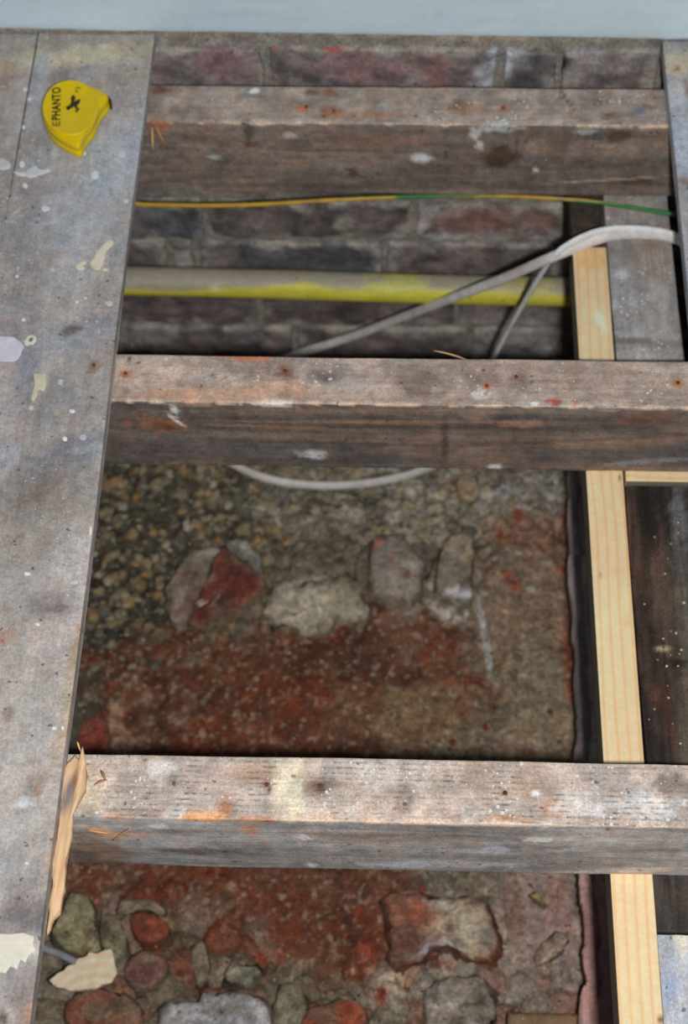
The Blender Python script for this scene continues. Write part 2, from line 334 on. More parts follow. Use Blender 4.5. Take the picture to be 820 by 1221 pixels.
BR = {  # joint positions of the courses that show (photograph), colours
    0: ([-.70, -.47, bx_(317, 75), bx_(597, 75), bx_(668, 75), bx_(790, 75), .52, .72], [(112, 92, 96), (108, 90, 92), (106, 86, 84), (84, 78, 78), (112, 104, 96), (108, 96, 88), (105, 92, 90)]),
    1: ([-.70, -.50, -.27, -.04, .17, .40, .72], [(104, 80, 74)] * 6),
    2: ([-.70, -.58, -.36, -.15, .06, .28, .5, .72], [(96, 80, 78)] * 7),
    3: ([-.70, -.47, bx_(246, 265), bx_(494, 265), bx_(690, 265), .46, .72], [(86, 82, 84), (84, 84, 88), (98, 80, 74), (112, 92, 86), (98, 84, 78), (100, 84, 80)]),
    4: ([-.70, -.56, bx_(202, 310), bx_(235, 310), bx_(458, 310), bx_(665, 310), .42, .72], [(92, 80, 76), (104, 86, 80), (128, 126, 120), (74, 76, 82), (102, 84, 78), (96, 80, 76), (90, 80, 76)]),
    5: ([-.70, -.5, bx_(310, 375), bx_(545, 375), bx_(700, 375), .5, .72], [(90, 76, 74), (88, 72, 70), (92, 70, 66), (100, 88, 84), (95, 80, 78), (90, 78, 74)]),
    6: ([-.70, -.58, bx_(150, 410), bx_(352, 410), bx_(560, 410), bx_(662, 410), .5, .72], [(82, 78, 80), (80, 76, 80), (84, 76, 74), (96, 80, 76), (112, 106, 102), (90, 78, 74), (90, 80, 76)]),
    7: ([-.70, -.5, -.28, -.05, .17, .4, .72], [(86, 76, 74)] * 6)}
wf = blobs([(410, 265, 14, 8, (140, 134, 124), .7, .4, .8), (500, 262, 10, 16, (150, 150, 150), .8, .4, .8), (520, 252, 26, 6, (150, 148, 144), .7, .4, .8), (545, 283, 40, 8, (146, 148, 150), .75, .4, .8), (460, 285, 24, 6, (140, 144, 148), .7, .4, .8),
            (570, 262, 60, 14, (112, 84, 78), .8, .4, .5), (645, 262, 14, 9, (116, 88, 72), .7), (660, 290, 40, 6, (135, 140, 145), .6, .4, .8), (592, 75, 20, 34, (146, 150, 158), .9, .3, .7, 15), (640, 72, 6, 20, (70, 66, 70), .6, .4, .7), (672, 80, 3, 20, (30, 26, 26), .9, .4, .6, 8), (700, 60, 40, 6, (120, 120, 124), .6, .4, .8), (395, 57, 12, 6, (140, 60, 48), .8, .5, .8), (325, 55, 7, 5, (136, 66, 54), .7, .5, .9), (520, 85, 16, 20, (120, 76, 76), .5),
            (210, 270, 40, 20, (80, 84, 94), .5), (270, 70, 30, 20, (124, 92, 96), .5), (430, 80, 50, 20, (128, 98, 102), .5), (390, 265, 10, 8, (56, 52, 52), .7), (350, 255, 8, 5, (50, 46, 46), .6), (630, 400, 30, 22, (126, 124, 122), .7, .4, .8), (590, 390, 40, 14, (132, 128, 122), .6, .4, .8), (500, 395, 60, 7, (140, 134, 126), .6, .4, .8), (180, 400, 30, 8, (138, 136, 134), .6)], Y=YW)
seed = 0
for k, (xs, cols) in BR.items():
    for j in range(len(xs) - 1):
        seed += 1; z1, z0 = ct[k] - .0045, ct[k + 1] + .0055; jy = rnd.uniform(-.003, .003)
        x0, x1 = xs[j] + .0045, xs[j + 1] - .0045
        def dsp(P, Nn, s=seed): return Nn * ((fbm(P + s, 45, 4, s) - .5) * .012)[:, None]
        def pt(P, Nn, s=seed, c=cols[j], x0=x0, x1=x1, z0=z0, z1=z1):
            c = [v * .4 + .6 * (sum(c) / 3) for v in c]
            cc = np.tile(lin(c) * GW, (len(P), 1)); v = fbm(P + s, 24, 5, s, .6); cc *= (1 + 1.3 * (v - .5))[:, None]
            m = ss(.52, .68, fbm(P + s, 16, 4, s + 3))[:, None] * .5; cc = cc * (1 - m) + lin((122, 108, 106)) * GW * m
            ed = np.minimum(np.minimum(P[:, 0] - x0, x1 - P[:, 0]), np.minimum(P[:, 2] - z0, z1 - P[:, 2])); m = (1 - ss(0, .016, ed + (fbm(P + s, 55, 4, s + 13) - .42) * .05))[:, None] * .85; cc = cc * (1 - m) + lin((134, 130, 124)) * GW * m
            m = ss(.56, .7, fbm(P + s, 34, 4, s + 6))[:, None] * .55; cc = cc * (1 - m) + lin((58, 54, 56)) * GW * m
            return np.clip(apply_blobs(P, cc, wf, GW, .02), .004, .8), .4
        vis = k in (0, 3, 4, 5, 6) and x1 > -.4 and x0 < .45
        gridbox('brick', (x0, YW - .001 + jy, z0), (x1, YW + .06, z1), M_brick, res=.006 if vis else .03, r=.004, disp=dsp, paint=pt, parent=wall, faces='xXyzZ', resx=(.006, .02, .006) if vis else (.05, .05, .05))

# other pit walls, plus an unseen near light block (outside the light of the flash or the frame)
wl = gridbox('wall_left', (-.70, .0, -.68), (-.60, YW, -JD - .001), M_mort, res=.06, r=.003, paint=paintfn((120, 110, 100))); wl['kind'] = 'structure'
wn = gridbox('light_block_near', (-.70, -.02, -.68), (.72, .10, -.001), M_mort, res=.06, r=.003, paint=paintfn((120, 110, 100))); wn['kind'] = 'structure'  # unseen, added to stop world light leaking into the pit
wr = gridbox('wall_right', (.274, .10, -.68), (.300, YW, -.149), M_mort, res=.05, r=.003, paint=paintfn((70, 62, 56))); wr['kind'] = 'structure'  # colour lowered to paint in the deep shade of the gap
we = gridbox('trim_2', (.62, .10, -.68), (.72, YW, -JD - .001), M_mort, res=.06, r=.003, paint=paintfn((80, 72, 66))); we['kind'] = 'structure'
wc = gridbox('corbel', (.205, .10, -.19), (.2745, YW, -.149), M_mort, res=.05, r=.003, paint=paintfn((64, 56, 50)), parent=wr)
bm0 = None
for k in range(6):
    y = .11 + (k % 2) * .11
    while y + .215 < YW:
        o = gridbox('brick', (.268, y, -.67 + k * .078), (.28, y + .215, -.67 + k * .078 + .068), M_brick, res=.1, r=.004, paint=paintfn((74, 52, 46), seed=k + int(y * 50)), parent=wr) if bm0 is None else bpy.data.objects.new('brick', bm0.data)  # brick tone lowered as well, so the shaded gap stays black
        if bm0 is None: bm0 = o; y00 = y; z00 = -.67 + k * .078
        else: C.objects.link(o); o.parent = wr; o.location = (0, y - y00, (-.67 + k * .078) - z00)
        y += .225

# skirting board
def skd(P, Nn): return Nn * ((fbm(P, 12, 3, 5) - .5) * .0016)[:, None] + np.array([0, 0, 1.]) * ((fbm(P, 45, 3, 15) - .5) * .003 * (P[:, 2] < .03))[:, None] + np.stack([P[:, 0] * 0, -(P[:, 0]) * .011, P[:, 0] * 0], 1)
skf = blobs([(300, 20, 60, 2, (200, 214, 224), .4, .5, .8), (430, 22, 24, .6, (140, 154, 166), .5)], Y=1.4755)
sk = gridbox('baseboard_far', (-.70, 1.4755, .0222), (.72, 1.4945, .16), M_paint, res=.006, r=.0015, disp=skd, resx=(.008, .02, .006),
             paint=paintfn((216, 235, 246), skf, var=.02, vs_=9, gain=1.0, tint=(210, 231, 245)))
sk['kind'] = 'structure'

# ------------------------------------------------------------------ joists
def joist(Yk, top, side, ftop, ffront, label, seed, tint, x0=-.66, x1=.68, ga=1., sg=1., mat=None):
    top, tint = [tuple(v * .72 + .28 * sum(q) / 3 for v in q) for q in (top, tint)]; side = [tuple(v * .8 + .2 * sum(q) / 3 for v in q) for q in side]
    feats = blobs(ftop, z=0) + blobs([(*b[:4], tuple(min(255, v * sg ** .45) for v in b[4]), *b[5:]) for b in ffront], Y=Yk)
    def pt(P, Nn):
        P2 = P * np.array([.22, 1, 1])
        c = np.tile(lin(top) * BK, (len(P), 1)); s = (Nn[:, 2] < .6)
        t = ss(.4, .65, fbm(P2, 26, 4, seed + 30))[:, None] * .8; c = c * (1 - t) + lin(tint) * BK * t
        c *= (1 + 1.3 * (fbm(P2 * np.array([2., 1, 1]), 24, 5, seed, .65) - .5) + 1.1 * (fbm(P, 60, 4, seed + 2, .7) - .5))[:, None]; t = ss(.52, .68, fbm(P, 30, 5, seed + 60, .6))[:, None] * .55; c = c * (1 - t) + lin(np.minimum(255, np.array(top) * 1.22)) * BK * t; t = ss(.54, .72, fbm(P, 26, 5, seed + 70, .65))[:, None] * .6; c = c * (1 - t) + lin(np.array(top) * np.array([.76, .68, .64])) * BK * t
        SK = sg * BK; cs = np.tile(lin(side[0]) * SK, (len(P), 1)); t = ss(.38, .66, fbm(P2 * np.array([1, 1, 1.3]), 34, 4, seed + 4))[:, None]  # front faces toned apart from the top, raised by sg in place of fill light
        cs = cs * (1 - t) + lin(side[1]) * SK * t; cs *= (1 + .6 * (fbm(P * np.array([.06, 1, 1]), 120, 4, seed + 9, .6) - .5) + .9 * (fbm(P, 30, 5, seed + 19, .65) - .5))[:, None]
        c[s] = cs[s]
        e = ((np.abs(P[:, 2]) < .0022) & (P[:, 1] < Yk + .003)); m = e * ss(.45, .55, fbm(P, 60, 3, seed + 3)) * .7   # bruised arris
        c = c * (1 - m[:, None]) + lin((196, 172, 150)) * BK * m[:, None]
        a = np.where(s, .22, .62) * 2 * fbm(P, 12, 3, seed + 8) * ga
        return np.clip(apply_blobs(P, c, feats, BK, .007, seed), .006, .85), np.clip(a, 0, 1)
    def dsp(P, Nn):
        d = Nn * ((fbm(P * np.array([.25, 1, 1]), 40, 4, seed) - .5) * .0022 + (fbm(P, 7, 2, seed + 1) - .5) * .003)[:, None]
        e = (np.abs(P[:, 2]) < .003) & (np.abs(P[:, 1] - Yk) < .003)
        nick = ss(.6, .75, fbm(P * np.array([.7, 1, 1]), 45, 3, seed + 6)) * .0035
        d[:, 2] -= nick * e; d[:, 1] += nick * e * .5
        return d
    o = gridbox('joist', (x0, Yk, -JD), (x1, Yk + JW, 0), mat or M_joist, r=.0016, disp=dsp, paint=pt, resx=(.0032, .0028, .0028))
    tag(o, label, 'joist'); return o
BRN = (92, 62, 44); RUST = (150, 92, 58)
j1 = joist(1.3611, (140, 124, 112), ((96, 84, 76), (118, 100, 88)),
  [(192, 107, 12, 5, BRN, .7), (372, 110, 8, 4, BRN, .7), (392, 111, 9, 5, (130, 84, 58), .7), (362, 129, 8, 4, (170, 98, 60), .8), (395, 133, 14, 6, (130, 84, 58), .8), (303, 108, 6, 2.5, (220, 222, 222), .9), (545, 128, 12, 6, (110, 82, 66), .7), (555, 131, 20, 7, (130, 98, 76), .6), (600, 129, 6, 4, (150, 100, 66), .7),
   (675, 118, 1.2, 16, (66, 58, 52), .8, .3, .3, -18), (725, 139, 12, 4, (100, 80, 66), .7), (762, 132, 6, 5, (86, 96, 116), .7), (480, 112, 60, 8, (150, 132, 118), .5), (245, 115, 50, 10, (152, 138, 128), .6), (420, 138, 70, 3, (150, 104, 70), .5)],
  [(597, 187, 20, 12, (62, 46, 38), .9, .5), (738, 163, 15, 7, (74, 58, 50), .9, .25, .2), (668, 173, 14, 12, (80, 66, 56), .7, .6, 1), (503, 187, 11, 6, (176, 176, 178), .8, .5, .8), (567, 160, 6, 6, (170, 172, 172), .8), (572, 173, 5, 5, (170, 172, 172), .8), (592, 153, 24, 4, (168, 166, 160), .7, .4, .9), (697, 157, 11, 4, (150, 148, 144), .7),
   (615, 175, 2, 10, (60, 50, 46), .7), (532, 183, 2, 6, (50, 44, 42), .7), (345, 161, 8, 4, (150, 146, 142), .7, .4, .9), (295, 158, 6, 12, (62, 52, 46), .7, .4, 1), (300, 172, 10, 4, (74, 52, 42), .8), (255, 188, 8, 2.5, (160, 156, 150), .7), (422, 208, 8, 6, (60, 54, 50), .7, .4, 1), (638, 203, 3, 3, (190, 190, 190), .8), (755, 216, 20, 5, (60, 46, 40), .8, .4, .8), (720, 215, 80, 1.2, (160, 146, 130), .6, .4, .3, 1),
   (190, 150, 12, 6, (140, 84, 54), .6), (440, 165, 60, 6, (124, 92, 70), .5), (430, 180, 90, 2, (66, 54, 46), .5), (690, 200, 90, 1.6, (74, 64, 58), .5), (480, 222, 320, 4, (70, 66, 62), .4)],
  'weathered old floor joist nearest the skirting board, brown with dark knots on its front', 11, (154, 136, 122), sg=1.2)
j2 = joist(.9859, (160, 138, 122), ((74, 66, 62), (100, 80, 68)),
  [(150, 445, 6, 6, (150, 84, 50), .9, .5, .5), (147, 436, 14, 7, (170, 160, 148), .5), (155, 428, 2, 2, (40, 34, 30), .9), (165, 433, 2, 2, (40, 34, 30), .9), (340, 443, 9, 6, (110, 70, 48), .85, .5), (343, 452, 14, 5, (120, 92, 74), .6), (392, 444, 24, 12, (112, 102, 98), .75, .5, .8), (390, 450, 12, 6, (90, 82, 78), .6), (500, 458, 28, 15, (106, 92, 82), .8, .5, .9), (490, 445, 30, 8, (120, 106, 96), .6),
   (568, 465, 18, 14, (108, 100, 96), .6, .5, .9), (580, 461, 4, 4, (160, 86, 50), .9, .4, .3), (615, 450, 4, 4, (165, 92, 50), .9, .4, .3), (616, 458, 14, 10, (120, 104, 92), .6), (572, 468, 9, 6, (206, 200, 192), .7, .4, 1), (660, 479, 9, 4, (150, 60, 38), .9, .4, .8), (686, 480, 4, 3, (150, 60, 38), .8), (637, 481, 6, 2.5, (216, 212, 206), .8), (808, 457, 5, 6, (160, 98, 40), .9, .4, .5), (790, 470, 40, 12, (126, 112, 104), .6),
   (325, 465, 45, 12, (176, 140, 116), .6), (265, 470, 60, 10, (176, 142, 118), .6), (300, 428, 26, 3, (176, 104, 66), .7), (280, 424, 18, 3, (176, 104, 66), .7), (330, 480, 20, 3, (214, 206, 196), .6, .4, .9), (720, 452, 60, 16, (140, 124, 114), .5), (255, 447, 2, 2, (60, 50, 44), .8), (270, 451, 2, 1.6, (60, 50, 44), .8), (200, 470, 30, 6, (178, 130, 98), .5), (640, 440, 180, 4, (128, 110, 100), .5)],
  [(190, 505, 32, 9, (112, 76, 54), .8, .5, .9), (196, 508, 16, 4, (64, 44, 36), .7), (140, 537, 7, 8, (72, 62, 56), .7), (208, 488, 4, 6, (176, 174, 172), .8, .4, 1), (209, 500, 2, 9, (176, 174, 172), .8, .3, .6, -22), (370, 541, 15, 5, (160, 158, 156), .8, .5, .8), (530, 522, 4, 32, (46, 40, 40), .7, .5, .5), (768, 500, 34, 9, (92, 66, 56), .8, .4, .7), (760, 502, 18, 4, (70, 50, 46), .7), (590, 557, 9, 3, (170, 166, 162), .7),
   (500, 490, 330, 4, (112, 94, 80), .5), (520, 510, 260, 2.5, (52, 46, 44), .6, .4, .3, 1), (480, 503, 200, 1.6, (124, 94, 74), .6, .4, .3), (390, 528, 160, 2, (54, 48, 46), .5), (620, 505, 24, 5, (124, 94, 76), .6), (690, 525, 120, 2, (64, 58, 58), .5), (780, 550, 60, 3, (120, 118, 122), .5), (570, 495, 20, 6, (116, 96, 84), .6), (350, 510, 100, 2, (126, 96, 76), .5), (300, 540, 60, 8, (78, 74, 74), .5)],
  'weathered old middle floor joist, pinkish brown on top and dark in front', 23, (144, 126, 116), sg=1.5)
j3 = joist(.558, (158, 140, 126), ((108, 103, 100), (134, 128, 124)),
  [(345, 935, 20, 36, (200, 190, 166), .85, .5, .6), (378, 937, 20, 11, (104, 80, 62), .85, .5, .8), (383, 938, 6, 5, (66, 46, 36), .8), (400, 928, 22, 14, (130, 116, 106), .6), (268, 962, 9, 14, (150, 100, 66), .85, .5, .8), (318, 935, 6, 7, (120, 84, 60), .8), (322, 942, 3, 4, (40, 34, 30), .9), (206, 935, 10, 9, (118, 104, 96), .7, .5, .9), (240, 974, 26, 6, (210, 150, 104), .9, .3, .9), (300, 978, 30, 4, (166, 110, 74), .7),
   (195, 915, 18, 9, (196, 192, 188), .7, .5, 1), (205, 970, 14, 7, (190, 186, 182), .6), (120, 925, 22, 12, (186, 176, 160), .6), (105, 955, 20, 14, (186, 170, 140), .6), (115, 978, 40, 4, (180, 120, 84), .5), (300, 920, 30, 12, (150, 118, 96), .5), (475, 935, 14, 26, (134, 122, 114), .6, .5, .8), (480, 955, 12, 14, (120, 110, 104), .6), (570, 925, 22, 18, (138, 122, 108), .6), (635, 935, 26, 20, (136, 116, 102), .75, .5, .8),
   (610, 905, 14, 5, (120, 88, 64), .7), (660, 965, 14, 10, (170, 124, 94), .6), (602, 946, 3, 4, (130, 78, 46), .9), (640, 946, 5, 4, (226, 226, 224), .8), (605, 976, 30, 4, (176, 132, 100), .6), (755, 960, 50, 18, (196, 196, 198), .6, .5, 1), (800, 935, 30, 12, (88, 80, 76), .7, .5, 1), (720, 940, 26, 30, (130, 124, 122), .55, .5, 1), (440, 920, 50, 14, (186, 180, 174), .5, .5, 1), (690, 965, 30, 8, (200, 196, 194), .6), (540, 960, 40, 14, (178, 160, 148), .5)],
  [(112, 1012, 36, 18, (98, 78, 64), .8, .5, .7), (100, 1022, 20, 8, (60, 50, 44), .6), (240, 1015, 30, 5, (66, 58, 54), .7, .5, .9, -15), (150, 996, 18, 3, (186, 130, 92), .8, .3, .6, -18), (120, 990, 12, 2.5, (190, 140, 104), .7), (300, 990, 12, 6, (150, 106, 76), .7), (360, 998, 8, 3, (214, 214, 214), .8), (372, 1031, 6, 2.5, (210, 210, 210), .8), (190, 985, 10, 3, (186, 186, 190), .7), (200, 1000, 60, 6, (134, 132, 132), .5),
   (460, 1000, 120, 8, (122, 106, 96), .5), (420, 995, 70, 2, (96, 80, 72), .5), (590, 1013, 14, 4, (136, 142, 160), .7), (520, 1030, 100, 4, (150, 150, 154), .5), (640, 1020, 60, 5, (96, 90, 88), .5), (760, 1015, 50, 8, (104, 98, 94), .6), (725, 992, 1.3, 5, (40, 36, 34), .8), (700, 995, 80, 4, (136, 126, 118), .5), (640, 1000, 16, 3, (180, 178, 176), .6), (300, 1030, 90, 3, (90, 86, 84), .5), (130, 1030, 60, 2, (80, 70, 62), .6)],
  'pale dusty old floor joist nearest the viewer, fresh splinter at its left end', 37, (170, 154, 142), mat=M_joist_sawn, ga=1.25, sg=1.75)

# ------------------------------------------------------------------ floorboards
XL, XR, BT = -.2672, .2937, .020
def board(name, x0, x1, y0, y1, z0, z1, mat, base, tint, feats, seed, res=.0032, var=.14, al=.6, gain=BK, lim=.006, sk_=.0, wav=1.):
    def pt(P, Nn):
        P2 = P * np.array([1, .3, 1]); c = np.tile(lin(base) * gain, (len(P), 1)); t = ss(.38, .64, fbm(P2, 20, 4, seed + 2))[:, None] * .85
        c = c * (1 - t) + lin(tint) * gain * t; c *= (1 + var * 5 * (fbm(P * np.array([1, .55, 1]), 24, 5, seed, .66) - .5))[:, None]
        for q_, k_ in ((1.16, 80), (.8, 90)):
            t = ss(.5, .7, fbm(P * np.array([1, .5, 1]), 17, 5, seed + k_, .6))[:, None] * .5; c = c * (1 - t) + lin(np.minimum(255, np.array(base) * q_ * np.array([1, .99, 1.0 if q_ > 1 else .97]))) * gain * t
        a = np.clip(al * 1.6 * fbm(P, 9, 3, seed + 8) + .5 * ss(.9, 1.25, P[:, 1]), 0, 1)
        return np.clip(apply_blobs(P, c, feats, gain, lim, seed), .004, .85), a
    def dsp(P, Nn):
        d = Nn * (Nn[:, 2:3] > -.5) * ((fbm(P * np.array([1, .2, 1]), 60, 4, seed) - .5) * .0012 + (fbm(P, 9, 2, seed + 1) - .5) * .0022 * wav)[:, None]
        d[:, 0] += np.sin(P[:, 1] * 9 + seed) * .0008 * wav; return d
    return gridbox(name, (x0, y0, z0 + (.0028 if z0 == 0 else 0)), (x1, y1, z1), mat, r=.0008, disp=dsp, paint=pt, resx=(res, res * 1.4, .004))
lbf = blobs([(100, 66, 110, 11, (184, 174, 146), .75, .6, .7), (60, 50, 120, 6, (150, 140, 126), .6), (150, 105, 34, 26, (134, 122, 112), .7, .6, .6), (165, 60, 30, 12, (140, 128, 112), .6), (110, 220, 70, 90, (154, 160, 170), .6, .6, .8), (45, 100, 10, 40, (150, 158, 170), .5), (10, 90, 20, 14, (146, 118, 98), .5), (150, 190, 30, 40, (150, 156, 166), .6),  # bluish blobs on the far part are reflected daylight, painted in
  (75, 145, 22, 12, (104, 98, 98), .6), (55, 215, 40, 14, (136, 128, 122), .5), (12, 215, 10, 60, (128, 124, 122), .5), (20, 330, 30, 100, (128, 124, 126), .6), (95, 400, 60, 18, (128, 132, 142), .6, .5, .9, -15), (88, 392, 12, 5, (82, 68, 64), .8, .5, .8, -25), (112, 436, 7, 6, (128, 96, 70), .8, .4, 1), (30, 450, 14, 30, (118, 122, 132), .6),
  (85, 535, 40, 14, (96, 98, 110), .7, .5, .9, -25), (70, 560, 45, 12, (106, 104, 110), .6, .5, .9, -30), (100, 535, 22, 6, (156, 156, 158), .6, .5, 1, -20), (40, 590, 40, 8, (104, 84, 72), .6, .5, .8, -38), (30, 600, 60, 30, (116, 108, 102), .5, .6, .9), (8, 545, 12, 18, (150, 156, 166), .5), (65, 724, 15, 6, (84, 66, 60), .95, .25, .25, 4), (63, 722, 30, 20, (112, 102, 100), .6, .7, .5), (40, 800, 50, 60, (148, 140, 134), .5),
  (22, 652, 40, 30, (132, 122, 114), .5), (8, 760, 14, 10, (150, 116, 92), .5), (2, 764, 5, 4, (150, 90, 60), .7), (95, 760, 8, 70, (150, 128, 100), .7, .5, .5, 8), (78, 860, 7, 60, (156, 134, 104), .7, .5, .5, 8), (66, 1000, 6, 90, (150, 134, 108), .6, .5, .5, 8), (30, 900, 60, 110, (156, 150, 144), .5, .6, .9), (20, 1000, 40, 90, (152, 146, 142), .5, .6, .9), (44, 945, 4, 7, (168, 120, 82), .8), (42, 935, 12, 18, (116, 100, 94), .5), (28, 958, 9, 6, (196, 198, 204), .7, .5, .8),
  (10, 850, 6, 10, (104, 74, 60), .6), (40, 1092, 30, 18, (92, 86, 88), .7, .5, .8), (20, 1100, 20, 50, (104, 96, 96), .6), (35, 1190, 20, 40, (96, 86, 84), .6), (38, 1215, 10, 20, (150, 122, 100), .6), (48, 1050, 20, 20, (130, 126, 128), .4), (5, 1215, 6, 8, (40, 34, 34), .8), (60, 475, 60, 30, (124, 120, 122), .4)], z=BT)
fb1 = board('floorboard', -.3958, XL, .16, 1.4765, 0, BT, M_board, (154, 148, 144), (134, 129, 128), lbf, 51)
tag(fb1, 'wide worn grey floorboard on the left, paint spattered, with a split lower right edge', 'floorboard')
fb0 = board('floorboard', -.60, -.3963, .16, 1.4765, 0, BT - .0006, M_board, (150, 144, 140), (134, 129, 128), lbf, 61, res=.005)
tag(fb0, 'narrow margin of a worn grey floorboard at the upper left edge of the photo', 'floorboard')
rbf = blobs([(805, 75, 30, 16, (178, 166, 142), .8, .6, .6), (806, 82, 3, 3, (140, 90, 50), .9), (818, 108, 6, 12, (120, 98, 84), .8), (806, 115, 12, 16, (176, 180, 184), .7), (812, 170, 14, 40, (160, 170, 186), .6), (815, 215, 6, 5, (120, 92, 74), .6), (812, 300, 12, 60, (150, 156, 166), .5)], z=BT)
fb2 = board('floorboard', XR, .44, .16, 1.4725, 0, BT, M_board, (150, 148, 148), (134, 134, 138), rbf, 71)
tag(fb2, 'paint-spattered floorboard in the top right corner, casting a black shadow beside it', 'floorboard')
gbf = blobs([(770, 408, 44, 4, (96, 92, 88), .8, .4, .5), (770, 400, 44, 3, (166, 162, 158), .6, .4, .7), (765, 425, 44, 6, (160, 160, 160), .6, .4, .7), (742, 328, 8, 5, (206, 208, 210), .8, .4, 1), (733, 364, 5, 6, (188, 192, 200), .7), (785, 350, 14, 14, (170, 170, 172), .4), (745, 350, 18, 30, (150, 150, 156), .5), (790, 300, 26, 30, (142, 126, 114), .6), (765, 290, 20, 14, (140, 122, 108), .5), (745, 378, 20, 14, (134, 132, 130), .5), (750, 252, 30, 10, (150, 138, 128), .5), (785, 380, 18, 30, (150, 142, 136), .5)], z=-.112)
ob = board('old_board', .2395, .3112, 1.06, 1.47, -.148, -.112, M_dirty, (142, 138, 136), (126, 120, 116), gbf, 81)
tag(ob, 'thick grey dusty old board lying under the cables at upper right', 'board')
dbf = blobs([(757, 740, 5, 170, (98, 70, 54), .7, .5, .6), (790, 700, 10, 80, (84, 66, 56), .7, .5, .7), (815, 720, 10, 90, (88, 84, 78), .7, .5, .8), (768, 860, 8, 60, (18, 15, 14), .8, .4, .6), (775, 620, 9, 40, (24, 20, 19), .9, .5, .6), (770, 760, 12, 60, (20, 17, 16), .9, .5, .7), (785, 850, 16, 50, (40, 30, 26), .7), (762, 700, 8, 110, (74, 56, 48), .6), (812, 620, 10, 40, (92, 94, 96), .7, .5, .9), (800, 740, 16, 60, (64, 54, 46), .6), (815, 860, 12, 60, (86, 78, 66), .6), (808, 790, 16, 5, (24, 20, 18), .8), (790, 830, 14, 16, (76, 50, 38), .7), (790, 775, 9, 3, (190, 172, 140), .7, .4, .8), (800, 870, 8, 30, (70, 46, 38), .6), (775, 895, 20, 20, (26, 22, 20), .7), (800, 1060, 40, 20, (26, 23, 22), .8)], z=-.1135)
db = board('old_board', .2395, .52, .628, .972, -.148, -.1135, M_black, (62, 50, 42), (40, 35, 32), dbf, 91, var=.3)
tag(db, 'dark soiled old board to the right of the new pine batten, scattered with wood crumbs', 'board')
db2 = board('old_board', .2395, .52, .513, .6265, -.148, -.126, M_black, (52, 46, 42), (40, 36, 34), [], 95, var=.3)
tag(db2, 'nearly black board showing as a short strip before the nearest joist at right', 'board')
wbf = blobs([(806, 1090, 16, 6, (176, 178, 178), .7), (812, 1120, 8, 20, (206, 196, 168), .6, .5, .8), (800, 1180, 12, 26, (132, 146, 176), .5, .5, .9), (808, 1200, 10, 16, (160, 160, 164), .6)], z=-.127)
wb = board('old_board', .2395, .52, .16, .5115, -.148, -.127, M_dirty, (158, 160, 162), (142, 148, 158), wbf, 99, al=.8)
tag(wb, 'bluish white painted board in the bottom right corner beside the pine batten', 'board')

# ------------------------------------------------------------------ pine battens
GP = 1.3
def pine_paint(P, Nn, ax=0, seed=5, fe=()):
    u = P[:, ax] + (fbm(P * np.array([1, .5, 1]), 5, 3, seed) - .5) * .030; v = P[:, 1 - ax]
    # growth bands run along the piece, bending round a cathedral figure
    ph = u * 210 + .5 * np.sin(v * 7) + (P[:, 2] * 150)
    ln = np.abs(np.sin(ph * math.pi / 2)); ln = ss(.8, 1., ln)
    c = np.tile(lin((222, 194, 154)) * GP, (len(P), 1)); m = (ln * .55)[:, None]
    c = c * (1 - m) + lin((206, 162, 108)) * GP * m
    c *= (1 + .25 * (fbm(P, 14, 4, seed + 2) - .5))[:, None]
    c = np.where((Nn[:, ax] < -.8)[:, None], lin((112, 104, 92)) * GP, c)  # side face painted darker, its shade put into the colour
    return np.clip(apply_blobs(P, c, list(fe), GP, .006), .01, .85), .3
pf = blobs([(716, 382, 5, 13, (232, 220, 200), .7, .5, .5, -10), (738, 568, 2, 2, (70, 54, 36), .9), (730, 680, 16, 3, (196, 176, 150), .5), (748, 742, 5, 5, (206, 160, 96), .6), (716, 685, 2, 2, (190, 130, 60), .7), (745, 1072, 6, 1, (90, 74, 56), .8, .3, .5, 20), (775, 1120, 1.4, 2, (70, 50, 30), .9), (788, 1216, 5, 4, (90, 60, 34), .9), (700, 470, 30, 3, (200, 160, 110), .3), (705, 310, 16, 12, (214, 160, 92), .5)], z=-JD)
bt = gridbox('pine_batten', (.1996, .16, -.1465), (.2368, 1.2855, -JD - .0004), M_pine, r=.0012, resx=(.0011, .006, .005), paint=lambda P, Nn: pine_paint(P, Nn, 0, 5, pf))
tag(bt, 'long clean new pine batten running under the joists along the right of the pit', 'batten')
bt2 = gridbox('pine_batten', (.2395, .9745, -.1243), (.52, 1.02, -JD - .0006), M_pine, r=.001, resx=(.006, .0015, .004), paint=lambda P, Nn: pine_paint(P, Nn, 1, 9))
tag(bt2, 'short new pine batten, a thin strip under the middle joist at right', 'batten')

# ------------------------------------------------------------------ yellow pipe
def pipe_paint(V, A):
    c = np.tile(lin((178, 172, 62)) * 1.5, (len(V), 1)); x = V[:, 0]; up = A[:, 2] * 1.0
    nz = fbm(V * np.array([.35, 1, 1]), 30, 4, 4)
    thr = .54 + .9 * (nz - .5) + .32 * np.exp(-((x + .10) / .06) ** 2) + .2 * ss(.0, .12, x) - .35 * (1 - ss(-.27, -.2, x))
    m = ss(-.14, .18, up - thr)[:, None]
    c = c * (1 - m) + lin((142, 136, 120)) * 1.5 * m
    f = blobs([(425, 331, 16, 3, (190, 186, 50), .9, .4, .8), (570, 330, 9, 6, (190, 184, 60), .8, .4, .8), (215, 326, 36, 1.6, (180, 176, 60), .7), (470, 345, 40, 4, (186, 184, 66), .6), (255, 342, 3, 3, (190, 180, 140), .8), (520, 327, 6, 1.4, (80, 74, 66), .6), (400, 325, 10, 6, (140, 126, 116), .5), (630, 345, 30, 8, (170, 164, 90), .5)], Y=1.384)
    return apply_blobs(V, c, f, 1.5, .03), .35
PY_, PZ_ = 1.40, -.312
